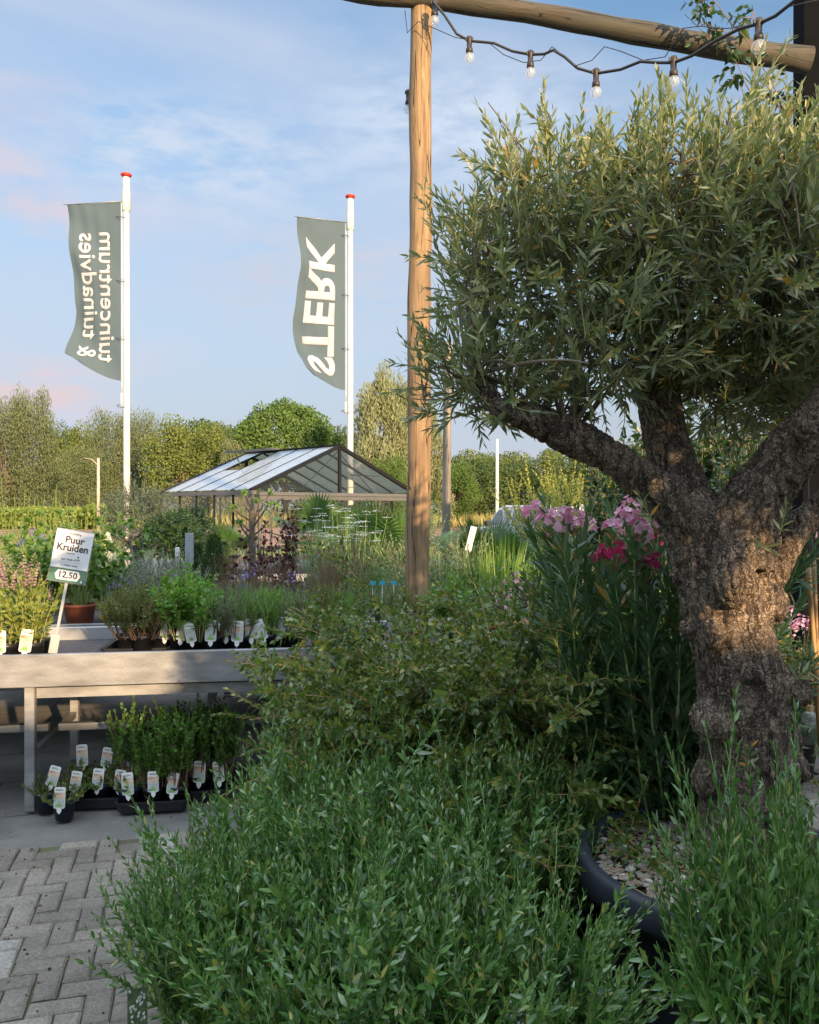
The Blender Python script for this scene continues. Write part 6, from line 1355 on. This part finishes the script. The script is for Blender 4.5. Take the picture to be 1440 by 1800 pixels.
for a in (
 ('willow', 'tree_a', 10, 72, 722, 90, 'tall grey green willow cut by the left picture edge'),
 ('willow', 'tree_a', 52, 74, 712, 90, 'tallest grey green willow at the far left'),
 ('leafy', 'tree_e', 105, 86, 752, 70, 'dark tree filling the gap right of the tall left willow'),
 ('leafy', 'tree_b', 150, 84, 752, 80, 'bushy green tree left of the left flagpole, behind the concrete lamp post'),
 ('willow', 'tree_a', 140, 70, 800, 80, 'low grey willow behind the concrete lamp post'),
 ('willow', 'tree_a', 198, 74, 745, 90, 'grey green willow directly behind the left flagpole, left half'),
 ('willow', 'tree_a', 248, 76, 748, 80, 'grey green willow right of the left flagpole'),
 ('leafy', 'tree_b', 322, 70, 742, 110, 'olive yellow leafy tree above the greenhouse back corner'),
 ('leafy', 'tree_b', 365, 74, 752, 80, 'olive yellow tree touching its neighbour above the greenhouse'),
 ('open', 'tree_e', 365, 95, 722, 110, 'thin open crowned tree rising behind the olive yellow trees'),
 ('open', 'tree_e', 420, 98, 724, 90, 'thin open crowned tree left of the round lime tree'),
 ('willow', 'tree_d', 415, 66, 790, 60, 'low pale tan shrub tree above the greenhouse roof vent'),
 ('round', 'tree_c', 502, 68, 708, 146, 'large dense round crowned tree above the greenhouse ridge'),
 ('leafy', 'tree_c', 440, 70, 752, 60, 'small green tree at the left foot of the round crowned tree'),
 ('open', 'tree_e', 590, 84, 738, 100, 'open crowned tree right of the round tree behind the right flagpole'),
 ('leafy', 'tree_e', 590, 72, 795, 120, 'low dark tree behind the greenhouse gable'),
 ('spiky', 'tree_d', 668, 56, 672, 90, 'tall pale silver willow with a pointed windswept top'),
 ('spiky', 'tree_d', 712, 58, 690, 80, 'pale silver willow behind the pergola post'),
 ('spiky', 'tree_d', 752, 60, 730, 60, 'lower pale silver willow just right of the pergola post'),
 ('leafy', 'tree_c', 800, 66, 815, 80, 'rounded green tree between the two timber posts'),
 ('leafy', 'tree_c', 690, 50, 805, 70, 'fresh green tree right behind the greenhouse eaves'),
 ('open', 'tree_b', 850, 92, 782, 120, 'tall thin crowned tree behind the white mast'),
 ('leafy', 'tree_e', 845, 72, 808, 100, 'dark green tree just left of the white mast'),
 ('leafy', 'tree_e', 912, 74, 812, 90, 'dark green tree just right of the white mast'),
 ('leafy', 'tree_b', 955, 88, 792, 110, 'olive green tree behind the golden shrub'),
 ('leafy', 'tree_e', 1040, 70, 790, 120, 'dark tree under the left olive limb'),
 ('leafy', 'tree_e', 1130, 72, 780, 120, 'dark tree behind the olive fork'),
 ('leafy', 'tree_e', 1250, 74, 770, 130, 'dark tree seen through the olive fork'),
 ('leafy', 'tree_b', 1360, 76, 760, 130, 'olive green tree behind the right olive limb'),
 ('willow', 'tree_a', -50, 74, 720, 100, 'grey green willow just outside the left picture edge')):
    tree(*a)
def hedge(px0, px1, d, ytop, mat, label):
    X0, X1 = (px0 - 720) * d / F, (px1 - 720) * d / F; h = zy(ytop, d); n = 16000
    LV = Leaves(); x = rng.uniform(X0, X1, n); top = np.array([h * (.72 + .3 * noise.noise(Vector((xx * .25, 0, 3))) + .12 * noise.noise(Vector((xx * 1.2, 0, 9)))) for xx in x]); z = rng.random(n) ** .6 * top
    LV.add(np.stack([x, d + rng.normal(0, .8, n), z], 1), rng.normal(0, 1, (n, 3)) + [0, 0, .5], rng.normal(0, 1, (n, 3)), rng.uniform(.2, .45, n), .2)
    tag(link('hedgerow', LV.mesh('hedge', hi=False, droop=0), M[mat]), label, 'hedge', kind='stuff')
hedge(-60, 720, 90, 800, 'tree_e', 'continuous dark undergrowth behind the left row of trees')
hedge(700, 1500, 92, 815, 'tree_e', 'continuous dark undergrowth behind the right row of trees')
hedge(-40, 240, 60, 884, 'meadow_leaf', 'low scrub at the foot of the left willows')

# lollipop bay trees added unseen behind the viewer to shade the olive limbs
for i, (x, y) in enumerate(((1.66, -.75), (2.38, -.65), (3.9, -.9))):
    dup(PK['standard'], (x, y, .56), i * 1.7, 'added unseen round headed tree behind the viewer to shade the olive, ' + ['left', 'middle', 'right'][i], (1.95, 1.95, 1.6))

dup(PK['standard'], (1.50, .0, .0), 1.0, 'added unseen round headed tree right of the viewer shading the front table', (1.15, 1.15, 1.36))  # added out of view to shade the right half of the table rim
t = thing('shade_tree_base', 'added unseen brick base lifting the shade trees behind the viewer', 'planter', (2.7, -.77, 0))  # base added under the shade trees to raise their heads
Geo().box((-1.6, -.45, 0), (1.9, .4, .557)).build('base_block', M['brick'], t)

# fallen leaves and crumbs on the paving
LV = Leaves(); n = 260; x = rng.uniform(-2.6, .4, n); y = rng.uniform(2.2, 6.5, n)
LV.add(np.stack([x, y, np.full(n, .008)], 1), np.stack([rng.normal(0, 1, n), rng.normal(0, 1, n), rng.normal(0, .12, n)], 1), np.stack([rng.normal(0, .3, n), rng.normal(0, .3, n), np.ones(n)], 1), rng.uniform(.008, .035, n), rng.uniform(.005, .014, n))
tag(link('fallen_leaves', LV.mesh('fallen_leaves', hi=True, droop=-.05), M['brown_leaf']), 'small dry fallen leaves scattered over the grey paving', 'leaves', kind='stuff')
g = Geo()
for k in range(240):
    x, y = rng.uniform(-2.6, .2), rng.uniform(2.3, 5.5); s_ = rng.uniform(.002, .006); g.sph((x, y, .006), s_, 4, .6)
tag(g.build('soil_crumbs', M['soil']), 'dark crumbs of spilled potting soil on the paving', 'soil', kind='stuff')

# moss and tiny weeds in the joints
LV = Leaves()
for k in range(420):
    i, j = rng.integers(-22, 12), rng.integers(-20, 0); x, y = pav(i * bw + rng.normal(0, .002), j * bw + (rng.random() - .5) * .16)
    if noise.noise(Vector((x * 1.7, y * 1.7, 4))) < .05: continue
    for q in range(rng.integers(4, 14)): LV.add((x + rng.normal(0, .012), y + rng.normal(0, .012), .0), rdir(rng.uniform(.2, 1.4)), rng.normal(0, 1, 3), rng.uniform(.004, .011), .003)
tag(link('joint_moss', LV.mesh('joint_moss', hi=False), M['meadow_leaf']), 'low moss and tiny weeds growing in the paving joints', 'moss', kind='stuff')
